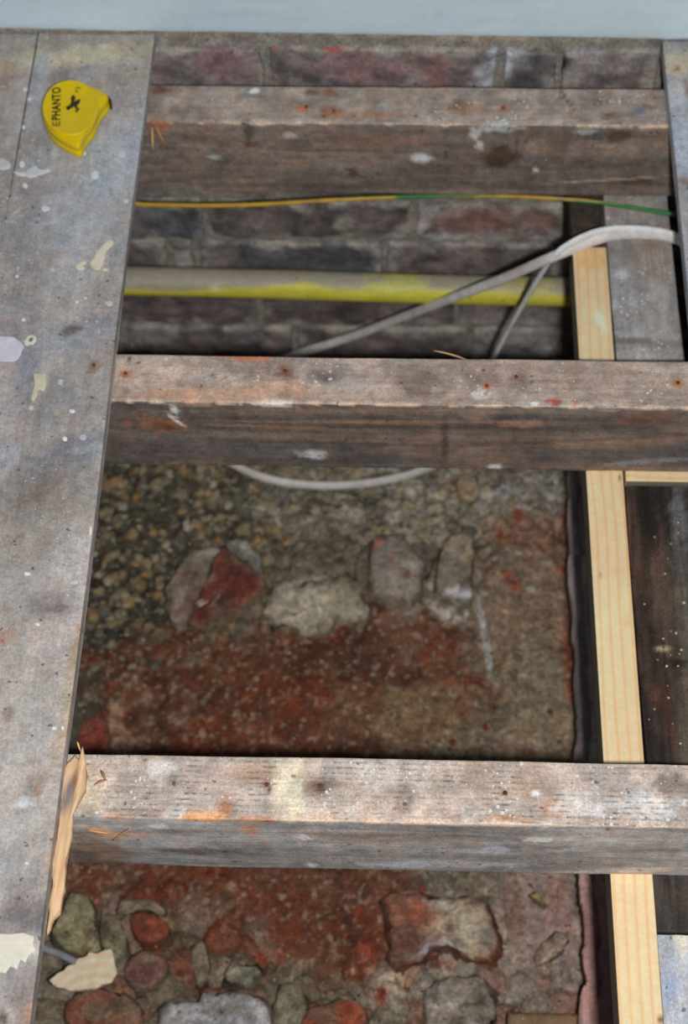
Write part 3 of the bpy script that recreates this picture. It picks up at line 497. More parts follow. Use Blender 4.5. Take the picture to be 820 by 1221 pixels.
pipe = tube('gas_pipe', [(-.598 + .872 * i / 160, PY_ - .0005 * i / 16, PZ_ + .004 * math.sin(i / 30)) for i in range(161)], .0182, .0182, M_pipe, 40, 1, pipe_paint)
tag(pipe, 'dusty yellow plastic pipe running level in front of the brick wall', 'pipe')

# ------------------------------------------------------------------ cables
def cp(base, g=1.25, var=.2, al=.3): return lambda V, A: (np.clip(lin(base) * g * (1 + var * 3 * (fbm(V, 50, 3, 3) - .5))[:, None], .02, .85), al)
def path(l): return [at(x, y, Y=v) if k == 'Y' else at(x, y, v) for x, y, k, v in l]
A_ = path([(824, 296, 'z', -.098), (808, 286, 'z', -.104), (790, 281, 'z', -.102), (760, 279, 'z', -.098), (730, 281, 'z', -.097), (705, 288, 'z', -.100), (680, 298, 'z', -.106), (650, 310, 'z', -.125), (600, 332, 'Y', 1.31), (550, 351, 'Y', 1.345), (480, 378, 'Y', 1.40), (420, 401, 'Y', 1.44), (345, 426, 'Y', 1.462)])
A_ += [at(300, 450, Y=1.46), at(255, 482, Y=1.452), at(240, 515, z=-.545), at(256, 540, z=-.55)] + path([(285, 557, 'z', -.55), (310, 568, 'z', -.55), (345, 576, 'z', -.552), (395, 579, 'z', -.555), (445, 575, 'z', -.56), (490, 565, 'z', -.57), (525, 550, 'z', -.575), (545, 530, 'z', -.578)])
ca = tube('power_cable', A_, .0042, .0060, M_cable, 12, 9, cp((190, 186, 182), 1.4), wide=(0, .5, .86))
tag(ca, 'long grey flat cable crossing the pipe and looping below the middle joist', 'cable', 'grey power cables')
B_ = path([(824, 290, 'z', -.097), (806, 281, 'z', -.100), (785, 275, 'z', -.096), (750, 272, 'z', -.091), (720, 274, 'z', -.090), (695, 282, 'z', -.093), (672, 295, 'z', -.100), (658, 308, 'z', -.118), (648, 322, 'Y', 1.285), (632, 348, 'Y', 1.30), (610, 386, 'Y', 1.32), (588, 428, 'Y', 1.34)]) + [at(570, 470, Y=1.35), at(560, 500, z=-.56), at(566, 520, z=-.585)]
cb = tube('power_cable', B_, .0028, .0036, M_cable, 10, 9, cp((194, 192, 190), 1.75), wide=(0, .5, .86))
tag(cb, 'thinner grey cable that turns down steeply past the right end of the yellow pipe', 'cable', 'grey power cables')
def earth_paint(V, A):
    th = (A[:, 1] - .78 - 20 * (V[:, 0] - .165) + math.pi) % (2 * math.pi) - math.pi; y = (np.abs(th) < 1.1)
    g = (V[:, 0] > -.0) | ((V[:, 0] > -.06) & (A[:, 1] > 1.2) & (A[:, 1] < 2.6)); c = np.where(((~g) | y)[:, None], lin((190, 150, 52)), lin((44, 118, 60)))
    t = ss(.16, .26, V[:, 0])[:, None] * y[:, None]; c = c * (1 - t * .5) + lin((150, 150, 110)) * t * .5
    m = (ss(.6, .7, fbm(V, 60, 3, 3)) * .5)[:, None]; c = c * (1 - m) + lin((110, 100, 80)) * m
    return c * 1.1, .2
ec = tube('earth_wire', path([(120, 236, 'z', -.135), (165, 243, 'z', -.133), (183, 244, 'z', -.132), (240, 245, 'z', -.128), (300, 244, 'z', -.124), (370, 240, 'z', -.118), (440, 236, 'z', -.115), (510, 234, 'z', -.113), (580, 233, 'z', -.1135), (650, 236, 'z', -.1135), (700, 240, 'z', -.1115), (745, 246, 'z', -.109), (775, 251, 'z', -.1092), (800, 255, 'z', -.1092), (830, 262, 'z', -.1092)]), .0026, .0026, M_cable, 12, 8, earth_paint)
tag(ec, 'thin green and yellow striped earth wire along the bottom edge of the far joist', 'wire')

# ------------------------------------------------------------------ flat irregular solids from an outline (stones, chips, paint splashes)
def chaikin(P, n=1):
    for _ in range(n):
        Q = []
        for i in range(len(P)): a, b = P[i], P[(i + 1) % len(P)]; Q += [a * .75 + b * .25, a * .25 + b * .75]
        P = Q
    return P
def slab(name, px, z, thick, mat, base, parent=None, dust=None, gain=1.8, tilt=(0, 0), dome=.15, rough=.004, feats=(), var=.3, spread=1.06, seed=1, sm=1, tint=None, al=.4, step=.006, bev=.93, painter=None, lim=.03, rings=(.8, .62, .42, .2)):
    W = [at(x, y, z)[:2] for x, y in px]; W = chaikin(W, sm) if sm else W
    Q = []
    for i in range(len(W)):
        a, b = W[i], W[(i + 1) % len(W)]; n = max(1, int(np.linalg.norm(b - a) / step)); Q += [a + (b - a) * k / n for k in range(n)]
    Q = np.array(Q); c = Q.mean(0); n = len(Q); size = np.linalg.norm(Q - c, axis=1).mean(); V = []
    for s, dz in ((spread, -thick), ((spread + 1) / 2, -thick * .55), (1., -thick * .14), (bev + (1 - bev) * .3, -thick * .03), (bev, 0)) + tuple((r_, dome * size * (1 - r_ * r_) * .5) for r_ in rings):
        V.append(np.column_stack([c + (Q - c) * s, np.full(n, z + dz)]))
    V.append(np.array([[c[0], c[1], z + dome * size * .5]])); V = np.vstack(V)
    nr = 5 + len(rings)
    top = np.arange(len(V)) >= n
    V[:, 2] += (V[:, 0] - c[0]) * tilt[0] + (V[:, 1] - c[1]) * tilt[1]
    nzs = np.stack([fbm(V + seed, .35 / max(size, .01) * 3, 4, seed), fbm(V + seed, .35 / max(size, .01) * 3, 4, seed + 7), fbm(V + seed, .5 / max(size, .01) * 3, 4, seed + 3)], 1) - .5
    rag = np.stack([fbm(V + seed, 90, 3, seed + 21), fbm(V + seed, 90, 3, seed + 22), fbm(V + seed, 120, 3, seed + 23)], 1) - .5
    V0 = V.copy(); V = V + rag * np.minimum(rough, .008) * 2.6 * ((np.arange(len(V)) < 5 * n)[:, None] * .6 + .4) * top[:, None] + nzs * rough * 2 * np.array([.5, .5, 1.]) * top[:, None]
    Fq = [[r_ * n + i, r_ * n + (i + 1) % n, (r_ + 1) * n + (i + 1) % n, (r_ + 1) * n + i] for r_ in range(nr - 1) for i in range(n)]
    Fq += [[(nr - 1) * n + i, (nr - 1) * n + (i + 1) % n, nr * n] for i in range(n)] + [list(range(n))[::-1]]
    # make the winding outward whichever way the outline was given
    A2 = sum(Q[i][0] * Q[(i + 1) % n][1] - Q[(i + 1) % n][0] * Q[i][1] for i in range(n))
    if A2 < 0: Fq = [f_[::-1] for f_ in Fq]
    if painter: col, a = painter(V0)
    else:
        col, a = paintfn(base, blobs(feats, z=z) if feats else (), var=var, vs_=28, gain=gain, al=al, seed=seed, tint=tint, lim=lim)(V0, None)
    if dust is not None:
        rim = np.arange(len(V)) < 3 * n; t = ss(.52, .64, fbm(V + seed, 45, 5, seed + 31, .62)) * .6; t = np.where(rim, .9, t); t = np.where((np.arange(len(V)) >= 3 * n) & (np.arange(len(V)) < 5 * n), np.maximum(t, .35), t)[:, None]
        col = col * (1 - t) + lin(dust) * gain * .92 * t
        t = ss(.55, .66, fbm(V + seed, 70, 4, seed + 33, .6))[:, None] * .5; col = col * (1 - t) + lin((56, 48, 40)) * gain * t
    return mk(name, V, Fq, mat, parent, col, a)
def gz(px, d=.0):
    c = np.mean([at(x, y, GZ) for x, y in px], 0); return gh(c[0], c[1]) + d
RG = 'rubble lying on the ground of the pit'
def stone(name, px, h, base, label, cat='stone', **k):
    h *= .72; base = tuple(v * .86 + g * .14 for v, g in zip(base, (100, 88, 74))); k['al'] = k.get('al', .6); z = gz(px) + h; mat = k.pop('mat', M_rub)
    cx, cy = np.mean(px, 0); redz = (cy > 740 and cy < 900 and cx < 520) or (cy > 1040 and cx < 560 and cy < 1150)
    o = slab(name, px, z, h + .028, mat, base, spread=max(1.14, k.pop('spread', 1.2)), dust=(88, 54, 40) if redz and cx > 140 else (104, 94, 78), **k)
    if label: tag(o, label, cat, RG)
    return o
stone('brick_fragment', [(268, 655), (318, 690), (312, 704), (290, 722), (262, 735), (232, 745), (219, 738), (240, 705), (256, 668)], .034, (106, 50, 36), 'angular dark red brick fragment set in a ring of old mortar', 'brick', tilt=(0, .22), dome=.04, sm=0, seed=3, var=.25, spread=1.14, tint=(82, 42, 34), feats=[(262, 712, 3, 2.2, (200, 194, 185), .7), (240, 717, 2.4, 2, (200, 194, 185), .7)])
stone('mortar_lump', [(203, 742), (196, 715), (205, 680), (222, 656), (245, 648), (264, 652), (256, 670), (240, 705), (222, 740), (212, 748)], .022, (126, 112, 100), 'greyish mortar lump hugging the left side of the angular red brick fragment', 'mortar', seed=4, tint=(96, 74, 70), rough=.006, feats=[(245, 665, 18, 10, (146, 142, 132), .7), (222, 688, 10, 12, (92, 60, 60), .6)])
stone('mortar_lump', [(264, 650), (284, 640), (304, 652), (314, 676), (312, 688), (298, 676), (275, 658)], .022, (92, 92, 90), 'curved blue grey mortar piece above the right corner of the angular red brick fragment', 'mortar', seed=5, tint=(120, 118, 110))
stone('rubble_stone', [(442, 642), (462, 634), (480, 632), (492, 648), (506, 672), (502, 698), (488, 716), (470, 714), (444, 702), (438, 690), (442, 660)], .034, (124, 117, 106), 'broad flat grey stone amid the pit, red dust at its upper left', seed=7, dome=.06, sm=0, tint=(106, 100, 94), var=.16, feats=[(447, 648, 6, 12, (128, 66, 50), .9, .4, .8, 20), (466, 665, 5, 5, (150, 76, 58), .6), (485, 685, 16, 5, (140, 84, 66), .5, .5, 1, 20), (480, 690, 12, 8, (126, 122, 116), .5)])
stone('rubble_stone', [(492, 644), (508, 648), (524, 656), (516, 672), (507, 690), (505, 672)], .022, (92, 84, 78), 'small pointed dark grey stone wedged between two larger grey stones', seed=8, sm=0, dome=.1, tilt=(.4, 0))
stone('rubble_stone', [(532, 640), (548, 632), (564, 637), (566, 660), (562, 690), (562, 713), (545, 711), (520, 704), (519, 692), (524, 664)], .032, (128, 118, 104), 'upright beige grey stone with a whitish lower edge, right of the pointed dark stone', seed=9, sm=0, dome=.06, var=.14, tint=(112, 104, 94), feats=[(548, 708, 17, 6, (184, 186, 190), .85, .5, .6), (560, 662, 5, 8, (146, 128, 100), .6)])
stone('brick_fragment', [(455, 1070), (476, 1063), (520, 1064), (560, 1070), (580, 1076), (590, 1098), (595, 1132), (588, 1144), (556, 1140), (536, 1128), (515, 1132), (500, 1148), (474, 1152), (466, 1140), (462, 1105)], .034, (118, 84, 68), 'large square old brick half covered in beige mortar, below the nearest joist', 'brick', seed=10, sm=0, dome=.03, rough=.006, tint=(104, 66, 50), var=.3,
      feats=[(556, 1102, 42, 34, (148, 136, 118), .95, .4, .6), (500, 1090, 22, 16, (124, 64, 44), .8, .5, .7), (525, 1074, 14, 8, (164, 156, 142), .8, .5, .9), (485, 1120, 20, 18, (92, 64, 54), .7), (518, 1132, 24, 10, (140, 140, 144), .85, .5, .6, -25), (490, 1140, 20, 8, (100, 84, 76), .7), (468, 1090, 8, 14, (140, 96, 76), .5), (582, 1112, 5, 22, (132, 124, 122), .6), (592, 1138, 8, 5, (120, 60, 42), .7)])
stone('rubble_stone', [(84, 1060), (106, 1066), (112, 1090), (121, 1136), (100, 1142), (62, 1120), (58, 1112), (74, 1082)], .045, (118, 112, 86), 'greenish grey flat stone at lower left just beside the splintered board', seed=11, sm=0, dome=.03, tint=(112, 108, 82), var=.14)
stone('rubble_stone', [(117, 1090), (136, 1090), (144, 1104), (152, 1122), (142, 1146), (124, 1140)], .032, (108, 102, 80), 'small greenish stone with a dark spot, right of the larger greenish stone', seed=12, dome=.05, tint=(104, 98, 76), feats=[(126, 1108, 6, 12, (54, 54, 52), .9, .4, .5)])
stone('concrete_lump', [(187, 1262), (186, 1204), (198, 1192), (214, 1194), (230, 1196), (242, 1186), (268, 1180), (296, 1182), (314, 1190), (322, 1206), (324, 1262)], .060, (140, 140, 146), 'pale grey concrete lump at the bottom edge, largest of the loose lumps', 'concrete', seed=13, sm=0, dome=.06, rough=.006, var=.2, tint=(136, 134, 134), feats=[(205, 1208, 10, 10, (160, 156, 150), .6), (312, 1192, 8, 4, (150, 110, 100), .5)], spread=1.02)
stone('rubble_stone', [(264, 1152), (286, 1146), (304, 1148), (311, 1156), (302, 1170), (288, 1178), (268, 1168)], .034, (118, 116, 96), 'rounded grey green stone just above the big concrete lump', seed=14, dome=.18, rough=.008, tint=(84, 80, 72), var=.3)
stone('rubble_stone', [(330, 1174), (352, 1170), (364, 1182), (368, 1215), (362, 1240), (334, 1240), (322, 1205)], .04, (120, 112, 88), 'greenish beige stone to the right of the big concrete lump', seed=15, dome=.08, tint=(92, 86, 72), rough=.006)
stone('rubble_stone', [(150, 1152), (158, 1138), (178, 1131), (196, 1140), (200, 1156), (190, 1172), (166, 1178), (152, 1168)], .028, (104, 68, 60), 'round purplish brown stone with faint rings, right of the wood chip', seed=16, dome=.2, rough=.006, tint=(84, 58, 56), feats=[(178, 1154, 8, 7, (66, 46, 48), .8, .4, .4), (172, 1140, 18, 3, (130, 76, 60), .5)])
stone('brick_fragment', [(80, 1184), (108, 1178), (146, 1180), (166, 1196), (170, 1222), (160, 1245), (84, 1245), (74, 1215)], .03, (112, 58, 42), 'reddish brown brick fragment at the bottom below the wood chip', 'brick', seed=17, dome=.08, tint=(94, 78, 62), rough=.006, feats=[(120, 1206, 30, 12, (100, 92, 76), .6)])
stone('brick_fragment', [(358, 1212), (372, 1198), (398, 1192), (430, 1194), (438, 1212), (434, 1245), (356, 1245)], .034, (126, 60, 40), 'orange red brick fragment cut by the bottom edge of the photograph', 'brick', seed=18, dome=.15, tint=(110, 54, 38))
stone('brick_fragment', [(154, 1090), (176, 1086), (198, 1096), (204, 1110), (188, 1126), (164, 1122), (152, 1108)], .018, (122, 60, 42), 'small orange red brick chip above the round purplish stone', 'brick', seed=19, dome=.15, tint=(112, 56, 38))
stone('rubble_stone', [(136, 1076), (160, 1070), (184, 1072), (200, 1086), (196, 1092), (176, 1084), (154, 1088), (142, 1098)], .02, (104, 96, 80), 'curved grey stone capping the small orange red brick chip', seed=20, dome=.2, tint=(64, 58, 52))
stone('rubble_stone', [(230, 1124), (244, 1120), (250, 1140), (250, 1166), (240, 1178), (229, 1164), (226, 1142)], .024, (104, 96, 78), 'narrow upright mossy grey stone above the left part of the concrete lump', seed=21, dome=.1, tint=(92, 72, 58))
stone('concrete_lump', [(318, 706), (336, 692), (352, 698), (372, 686), (398, 690), (410, 680), (430, 696), (428, 714), (442, 730), (424, 744), (402, 738), (388, 750), (362, 754), (344, 742), (322, 748), (312, 728)], .014, (148, 140, 122), 'low crusty beige concrete lump between angular red brick and broad grey stone', 'concrete', seed=22, dome=.05, sm=0, rough=.02, tint=(112, 106, 88), var=.35, al=.7, spread=1.12)
stone('concrete_lump', [(424, 700), (424, 664), (434, 650), (440, 668), (438, 700)], .022, (92, 84, 72), 'dark narrow lump along the left side of the broad flat stone', 'concrete', seed=23, dome=.1, tint=(74, 68, 60))
stone('rubble_stone', [(542, 566), (560, 562), (573, 572), (572, 592), (560, 600), (546, 590)], .02, (142, 124, 98), 'rounded sandy stone close under the middle joist', seed=24, dome=.25, var=.12)
stone('brick_fragment', [(92, 870), (108, 852), (128, 858), (130, 892), (112, 900), (92, 896)], .014, (112, 46, 36), 'dull red brick piece at the left, just behind the nearest joist', 'brick', seed=25, dome=.1, tint=(92, 50, 42))
stone('concrete_lump', [(500, 1196), (512, 1170), (560, 1160), (588, 1172), (592, 1204), (570, 1236), (510, 1236)], .02, (136, 128, 118), 'crusty grey concrete lump below the mortared brick near the bottom edge', 'concrete', seed=26, dome=.15, rough=.014, tint=(112, 104, 98), var=.4, al=.7, spread=1.15)
stone('mortar_lump', [(636, 1134), (662, 1112), (680, 1118), (672, 1134), (650, 1148), (640, 1150)], .016, (140, 120, 104), 'slanting beige mortar crumb beside the pink strip at lower right', 'mortar', seed=27, dome=.1, sm=0, tint=(120, 104, 96))
stone('mortar_lump', [(630, 1066), (642, 1062), (652, 1072), (650, 1084), (640, 1078)], .014, (128, 112, 78), 'small olive mortar crumb under the nearest joist at right', 'mortar', seed=28, sm=0)
# wood block cut by the bottom edge
o = slab('wood_block', [(605, 1208), (690, 1209), (694, 1262), (608, 1262)], -.545, .07, M_dirty, (136, 110, 80), gain=1.7, sm=0, dome=0, rough=.001, bev=.985, spread=1.0, tint=(112, 90, 70), seed=31, rings=(.8, .5))
tag(o, 'flat brown wood offcut at the bottom edge, left of the pine batten', 'wood block')

# ------------------------------------------------------------------ pebbles: parts of the ground, and finer gravel as stuff
def icos(sub):
    bm = bmesh.new(); bmesh.ops.create_icosphere(bm, subdivisions=sub, radius=1)
    V = np.array([v.co[:] for v in bm.verts]); Fq = [[v.index for v in f.verts] for f in bm.faces]; bm.free(); return V, Fq
IV, IF = icos(2); IV1, IF1 = icos(1)
pals = [(130, 122, 100), (152, 142, 120), (110, 104, 88), (160, 118, 52), (168, 160, 144), (92, 86, 74), (146, 128, 98), (124, 118, 112)]
redp = [(128, 52, 36), (104, 46, 34), (150, 66, 40), (150, 136, 118), (96, 76, 62)]
variants = {}
def pebble_mesh(key, col, sd):
    # muted mineral tones
    V = IV.copy(); V *= (1 + 1.6 * (fbm(IV + sd, 1.1, 2, sd) - .5))[:, None]
    c = lin(col) * 1.35 * (1 + .7 * (fbm(IV + sd, 2, 3, sd + 1) - .5))[:, None]
    me = bpy.data.meshes.new('pebble'); me.from_pydata(V.tolist(), [], IF); me.polygons.foreach_set('use_smooth', np.ones(len(IF), bool)); setcol(me, np.clip(c, .01, .85), .35); me.materials.append(M_peb); return me
M_peb = surf('pebble_stone', mot=.0, grain=(2.2, 2.2, 2.2), gs=.35, gdist=.3, fine=7, fs=.25, dark=False, wamt=0, rough=.95, bump=.3)
pals = [tuple((v * .75 + g * .25) for v, g in zip(c, (104, 98, 82))) for c in pals]; redp = [tuple((v * .7 + g * .3) for v, g in zip(c, (92, 56, 42))) for c in redp]
for i, c in enumerate(pals + redp):
    for s in range(2): variants.setdefault(i, []).append(pebble_mesh(i, c, i * 3 + s))
zones = [((100, 560, 330, 700), 130, 0), ((330, 560, 660, 640), 75, 0), ((85, 700, 200, 800), 25, 0), ((200, 740, 660, 900), 28, 1), ((60, 1045, 590, 1221), 30, 1), ((570, 600, 660, 880), 26, 0)]
for (x0, y0, x1, y1), n, kd in zones:
    for _ in range(n):
        px, py = rnd.uniform(x0, x1), rnd.uniform(y0, y1); s = rnd.uniform(.0026, .0062) if kd == 0 else rnd.uniform(.002, .0042); 
        if rnd.random() < .08: s *= 1.5
        c = at(px, py, GZ); i = rnd.choice(range(8)) if kd == 0 else rnd.choice(range(8, 13))
        if kd == 0 and i == 3 and (px > 330 or rnd.random() < .6): i = 2
        o = bpy.data.objects.new('pebble', rnd.choice(variants[i])); C.objects.link(o); o.parent = ground
        o.location = (c[0], c[1], gh(c[0], c[1]) + s * .1); o.scale = (s * rnd.uniform(.9, 1.4), s * rnd.uniform(.8, 1.2), s * rnd.uniform(.5, .8)); o.rotation_euler = (rnd.uniform(-.4, .4), rnd.uniform(-.4, .4), rnd.uniform(0, 6.3))
V = []; Fq = []; cl = []
for _ in range(4600):
    px, py = rnd.uniform(60, 700), rnd.uniform(540, 1240); c = at(px, py, GZ); s = rnd.uniform(.0006, .0019) * (1.3 if rnd.random() < .15 else 1)
    redz = (((px - 330) / 225) ** 2 + ((py - 845) / 95) ** 2 < 1) or (((px - 300) / 220) ** 2 + ((py - 1080) / 80) ** 2 < 1)
    cc = lin(rnd.choice(redp * 3 + [(160, 140, 120)] if redz else pals + [(60, 54, 46), (70, 64, 56), (150, 142, 126)])) * (1.15 if redz else 1.35); b0 = len(V)
    R_ = np.array([rnd.uniform(.7, 1.4), rnd.uniform(.7, 1.3), rnd.uniform(.5, 1)]) * s
    q = IV1 * R_ * (1 + .5 * (np.array([rnd.random() for _ in range(len(IV1))])[:, None] - .5)); z_ = gh(c[0], c[1])
    V += (q + [c[0], c[1], z_ + s * .2]).tolist(); Fq += [[a + b0 for a in f_] for f_ in IF1]; cl += [cc] * len(IV1)
o = mk('gravel', V, Fq, M_peb, ground, np.array(cl), .3, smooth=False); o['kind'] = 'stuff'

# ------------------------------------------------------------------ ragged timber strip in the shade at the right of the pit
def ragged(name, px_l, z, x_r, mat, base, label, seed, thick=.02):
    L = catmull([at(x, y, z) for x, y in px_l], 16); V = []; n = len(L)
    for i, q in enumerate(L):
        w_ = (vn(q[None] * 1., 30, seed)[0] - .5) * .006 + (vn(q[None], 420, seed + 2)[0] - .5) * .003 + .0025 * math.floor(2.2 * vn(q[None], 22, seed + 5)[0]); x = q[0] + w_
        for t, dz in ((0, -thick), (.0, 0), (.12, .0015), (.3, -.001), (.34, -.004), (.42, .001), (.6, .002), (1, .0), (1, -thick)):
            V.append([x + (x_r - x) * t + (0 if t in (0, 1) else w_ * .3), q[1], z + dz + (vn(q[None] + t, 70, seed + 4)[0] - .5) * .004 * (dz > -.01)])
    m = 9; Fq = [[i * m + k, (i + 1) * m + k, (i + 1) * m + k + 1, i * m + k + 1] for i in range(n - 1) for k in range(m - 1)]
    Fq += [[k for k in range(m)], [(n - 1) * m + k for k in range(m)][::-1]]
    Fq += [[i * m + m - 1, (i + 1) * m + m - 1, (i + 1) * m, i * m] for i in range(n - 1)]
    P = np.array(V); o = mk(name, P, Fq, mat, None, *paintfn(base, (), var=.3, vs_=40, gain=1.7, seed=seed, tint=(92, 78, 78), al=.4, stretch=(1, .2, 1))(P, None)); 
    bm = bmesh.new(); bm.from_mesh(o.data); bmesh.ops.recalc_face_normals(bm, faces=bm.faces); bm.to_mesh(o.data); bm.free()
    return tag(o, label, 'timber')
ragged('split_timber', [(676, 560), (678, 640), (681, 662), (678, 668), (682, 740), (684, 820), (688, 868), (684, 900), (689, 912)], -.50, .270, M_dirty, (172, 160, 160), 'splintered purplish grey timber strip left of the pine batten, behind the nearest joist', 41)
ragged('split_timber', [(692, 1030), (694, 1080), (696, 1130), (698, 1170), (691, 1180), (692, 1221), (694, 1250)], -.51, .270, M_dirty, (172, 134, 128), 'ragged pinkish timber strip left of the pine batten, before the nearest joist', 43)

# ------------------------------------------------------------------ wood chip, metal rod, splinters
def chip_paint(V):
    c0 = at(114, 1225, -.52); d = np.linalg.norm((V - c0)[:, :2], axis=1) + (fbm(V, 40, 3, 2) - .5) * .006
    ln = ss(.2, 1., np.abs(np.sin(d * 300)))[:, None] * .5; c = np.tile(lin((228, 200, 174)) * 1.35, (len(V), 1)); c = c * (1 - ln) + lin((200, 168, 134)) * 1.35 * ln
    return np.clip(c, 0, .85), .1
chp = [(57, 1168), (66, 1161), (76, 1158), (80, 1152), (90, 1150), (92, 1144), (102, 1142), (106, 1137), (120, 1136), (134, 1132), (138, 1146), (140, 1160), (134, 1170), (122, 1174), (112, 1179), (92, 1180), (78, 1178), (66, 1176)]
o = slab('wood_chip', chp, -.520, .010, M_pine, (0, 0, 0), sm=0, dome=.04, rough=.002, painter=chip_paint, spread=.95, bev=.985, step=.0025, seed=51, tilt=(.05, .1), rings=(.94, .88, .82, .76, .7, .64, .58, .52, .46, .4, .34, .28, .22, .16, .1))
tag(o, 'pale fan-shaped fresh wood chip lying on the rubble at lower left', 'wood chip')
rod = tube('metal_rod', [at(30, 1112, z=-.545), at(52, 1130, z=-.54), at(72, 1138, z=-.537), at(92, 1148, z=-.535)], .0042, .0034, M_cable, 10, 8, cp((132, 134, 138)))
tag(rod, 'short grey metal rod poking out from under the floorboard beside the wood chip', 'rod')
def spl_paint(V):
    c = np.tile(lin((206, 172, 134)) * 1.2, (len(V), 1)); u = V[:, 0] - .12 * V[:, 1]
    ln = fbm(V * np.array([1, .05, 1]), 420, 3, 5)[:, None]; c *= .5 + 1.0 * ln
    f = blobs([(82, 945, 7, 24, (104, 102, 104), .95, .4, .8, 12), (90, 925, 4, 6, (120, 76, 50), .9), (88, 935, 3, 10, (130, 88, 60), .8), (74, 1040, 2, 26, (176, 130, 84), .7, .4, .8, 10)], z=.008)
    return np.clip(apply_blobs(V, c, f, 1.35, .03), .01, .85), .15
sp = slab('splinter', [(74, 925), (79, 908), (88, 900), (93, 905), (97, 889), (99, 900), (103, 918), (101, 940), (92, 956), (86, 966), (84, 1000), (79, 1040), (75, 1066), (72, 1087), (64, 1094), (60, 1106), (56, 1113), (58, 1085), (63, 1040), (68, 995), (70, 960)], .008, .0075, M_pine, (0, 0, 0), parent=fb1, sm=0, dome=.05, rough=.002, painter=spl_paint, spread=1., bev=.94, step=.004, seed=55)
sp['label'] = 'pale freshly split wood'
def sliver(px0, px1, z0, z1, wd, col, parent, name='splinter'):
    a = at(*px0, z0); b = at(*px1, z1); pts = [a + (b - a) * t + np.array([0, 0, .002 * math.sin(t * 3)]) for t in (0, .3, .7, 1)]
    S = catmull(pts, 4); V = []; n = len(S)
    for i, s in enumerate(S):
        k = wd * math.sin(math.pi * (.08 + .88 * i / n)); t = b - a; pz = np.cross(t, (0, 0, 1)); pz /= np.linalg.norm(pz)
        V += [s - pz * k, s + np.array([0, 0, k * .5]), s + pz * k, s - np.array([0, 0, k * .4])]
    Fq = [[i * 4 + k, i * 4 + (k + 1) % 4, (i + 1) * 4 + (k + 1) % 4, (i + 1) * 4 + k] for i in range(n - 1) for k in range(4)] + [[3, 2, 1, 0], [(n - 1) * 4 + k for k in range(4)]]
    return mk(name, np.array(V), Fq, M_pine, parent, lin(col) * 1.3, .1)
# slivers lifted from the joists' faces and arris: parts of their joist
def face_sliver(p0, p1, Yk, out, wd, col, parent):
    a = at(*p0, Y=Yk - .001); b = at(*p1, Y=Yk - out); n = 8; V = []; t = (b - a) / np.linalg.norm(b - a); pz = np.cross(t, (0, 1, 0)); pz /= np.linalg.norm(pz)
    for i in range(n + 1):
        k = wd * math.sin(math.pi * (.1 + .85 * i / n)); s = a + (b - a) * i / n; V += [s - pz * k, s + np.array([0, -k * .7, 0]), s + pz * k, s + np.array([0, k * .5, 0])]
    Fq = [[i * 4 + k, i * 4 + (k + 1) % 4, (i + 1) * 4 + (k + 1) % 4, (i + 1) * 4 + k] for i in range(n) for k in range(4)] + [[3, 2, 1, 0], [n * 4 + k for k in range(4)]]
    o = mk('splinter', np.array(V), Fq, M_pine, parent, lin(col) * 1.3, .1); return o
face_sliver((181, 152), (182, 180), 1.3611, .008, .0022, (196, 160, 122), j1); face_sliver((185, 150), (196, 172), 1.3611, .008, .0016, (176, 136, 98), j1)
face_sliver((134, 1002), (156, 988), .558, .006, .0016, (214, 160, 112), j3); face_sliver((104, 990), (130, 994), .558, .004, .0014, (206, 150, 104), j3)
sliver((516, 418), (556, 429), .010, .001, .0011, (190, 150, 112), j2); sliver((148, 896), (151, 902), .012, .001, .0007, (190, 160, 130), j3)
sliver((120, 918), (126, 930), .002, .004, .0012, (150, 112, 80), j3); sliver((112, 936), (128, 930), .002, .003, .0012, (160, 120, 86), j3); sliver((92, 884), (96, 896), .016, .010, .0010, (206, 166, 116), fb1)

# nails left in the joists
def nail(px, py, z, parent, col=(130, 72, 40)):
    c = at(px, py, z); S = 10; V = []
    for r_, dz in ((.0012, -.004), (.0012, .0015), (.0020, .0012), (.0018, .0018), (.0006, .002)):
        V += [[c[0] + r_ * math.cos(2 * math.pi * k / S), c[1] + r_ * math.sin(2 * math.pi * k / S), z + dz] for k in range(S)]
    Fq = [[i * S + k, i * S + (k + 1) % S, (i + 1) * S + (k + 1) % S, (i + 1) * S + k] for i in range(4) for k in range(S)] + [[40 + k for k in range(S)]]
    return mk('nail', np.array(V), Fq, M_rub, parent, lin((92, 62, 46)) * 1.3, .1)
for a in ((150, 446), (340, 443), (580, 461), (615, 450), (808, 457)): nail(*a, 0, j2)
for a in ((318, 936), (383, 938), (602, 946), (90, 925)): nail(*a, 0, j3)
for a in ((365, 128), (398, 133), (600, 129)): nail(*a, 0, j1)
nail(112, 436, BT, fb1)

# ------------------------------------------------------------------ dried paint on the boards
WH = (214, 218, 222); CR = (214, 206, 184)
def splash(px, col, parent, z=BT, th=.0007, sm=2, seed=1, rough=.0006):
    return slab('paint_splash', px, z + th, th + .0012, M_flake, col, parent=parent, gain=1.15, sm=sm, dome=.01, rough=rough, bev=.93, spread=1.02, var=.06, seed=seed, step=.002, al=.1, rings=(.6,))
splash([(120, 295), (127, 286), (134, 285), (135, 292), (126, 300), (123, 312), (119, 322), (112, 321), (106, 313), (112, 306), (114, 300)], CR, fb1, seed=2)
splash([(90, 316), (97, 312), (103, 311), (104, 314), (98, 316), (98, 319), (103, 320), (96, 323), (90, 320)], CR, fb1, seed=3)
splash([(122, 320), (130, 320), (129, 323), (123, 323)], CR, fb1, seed=4)
splash([(-14, 402), (6, 400), (20, 402), (29, 412), (27, 418), (20, 430), (8, 431), (-14, 428)], (202, 202, 212), fb1, seed=5, th=.001)
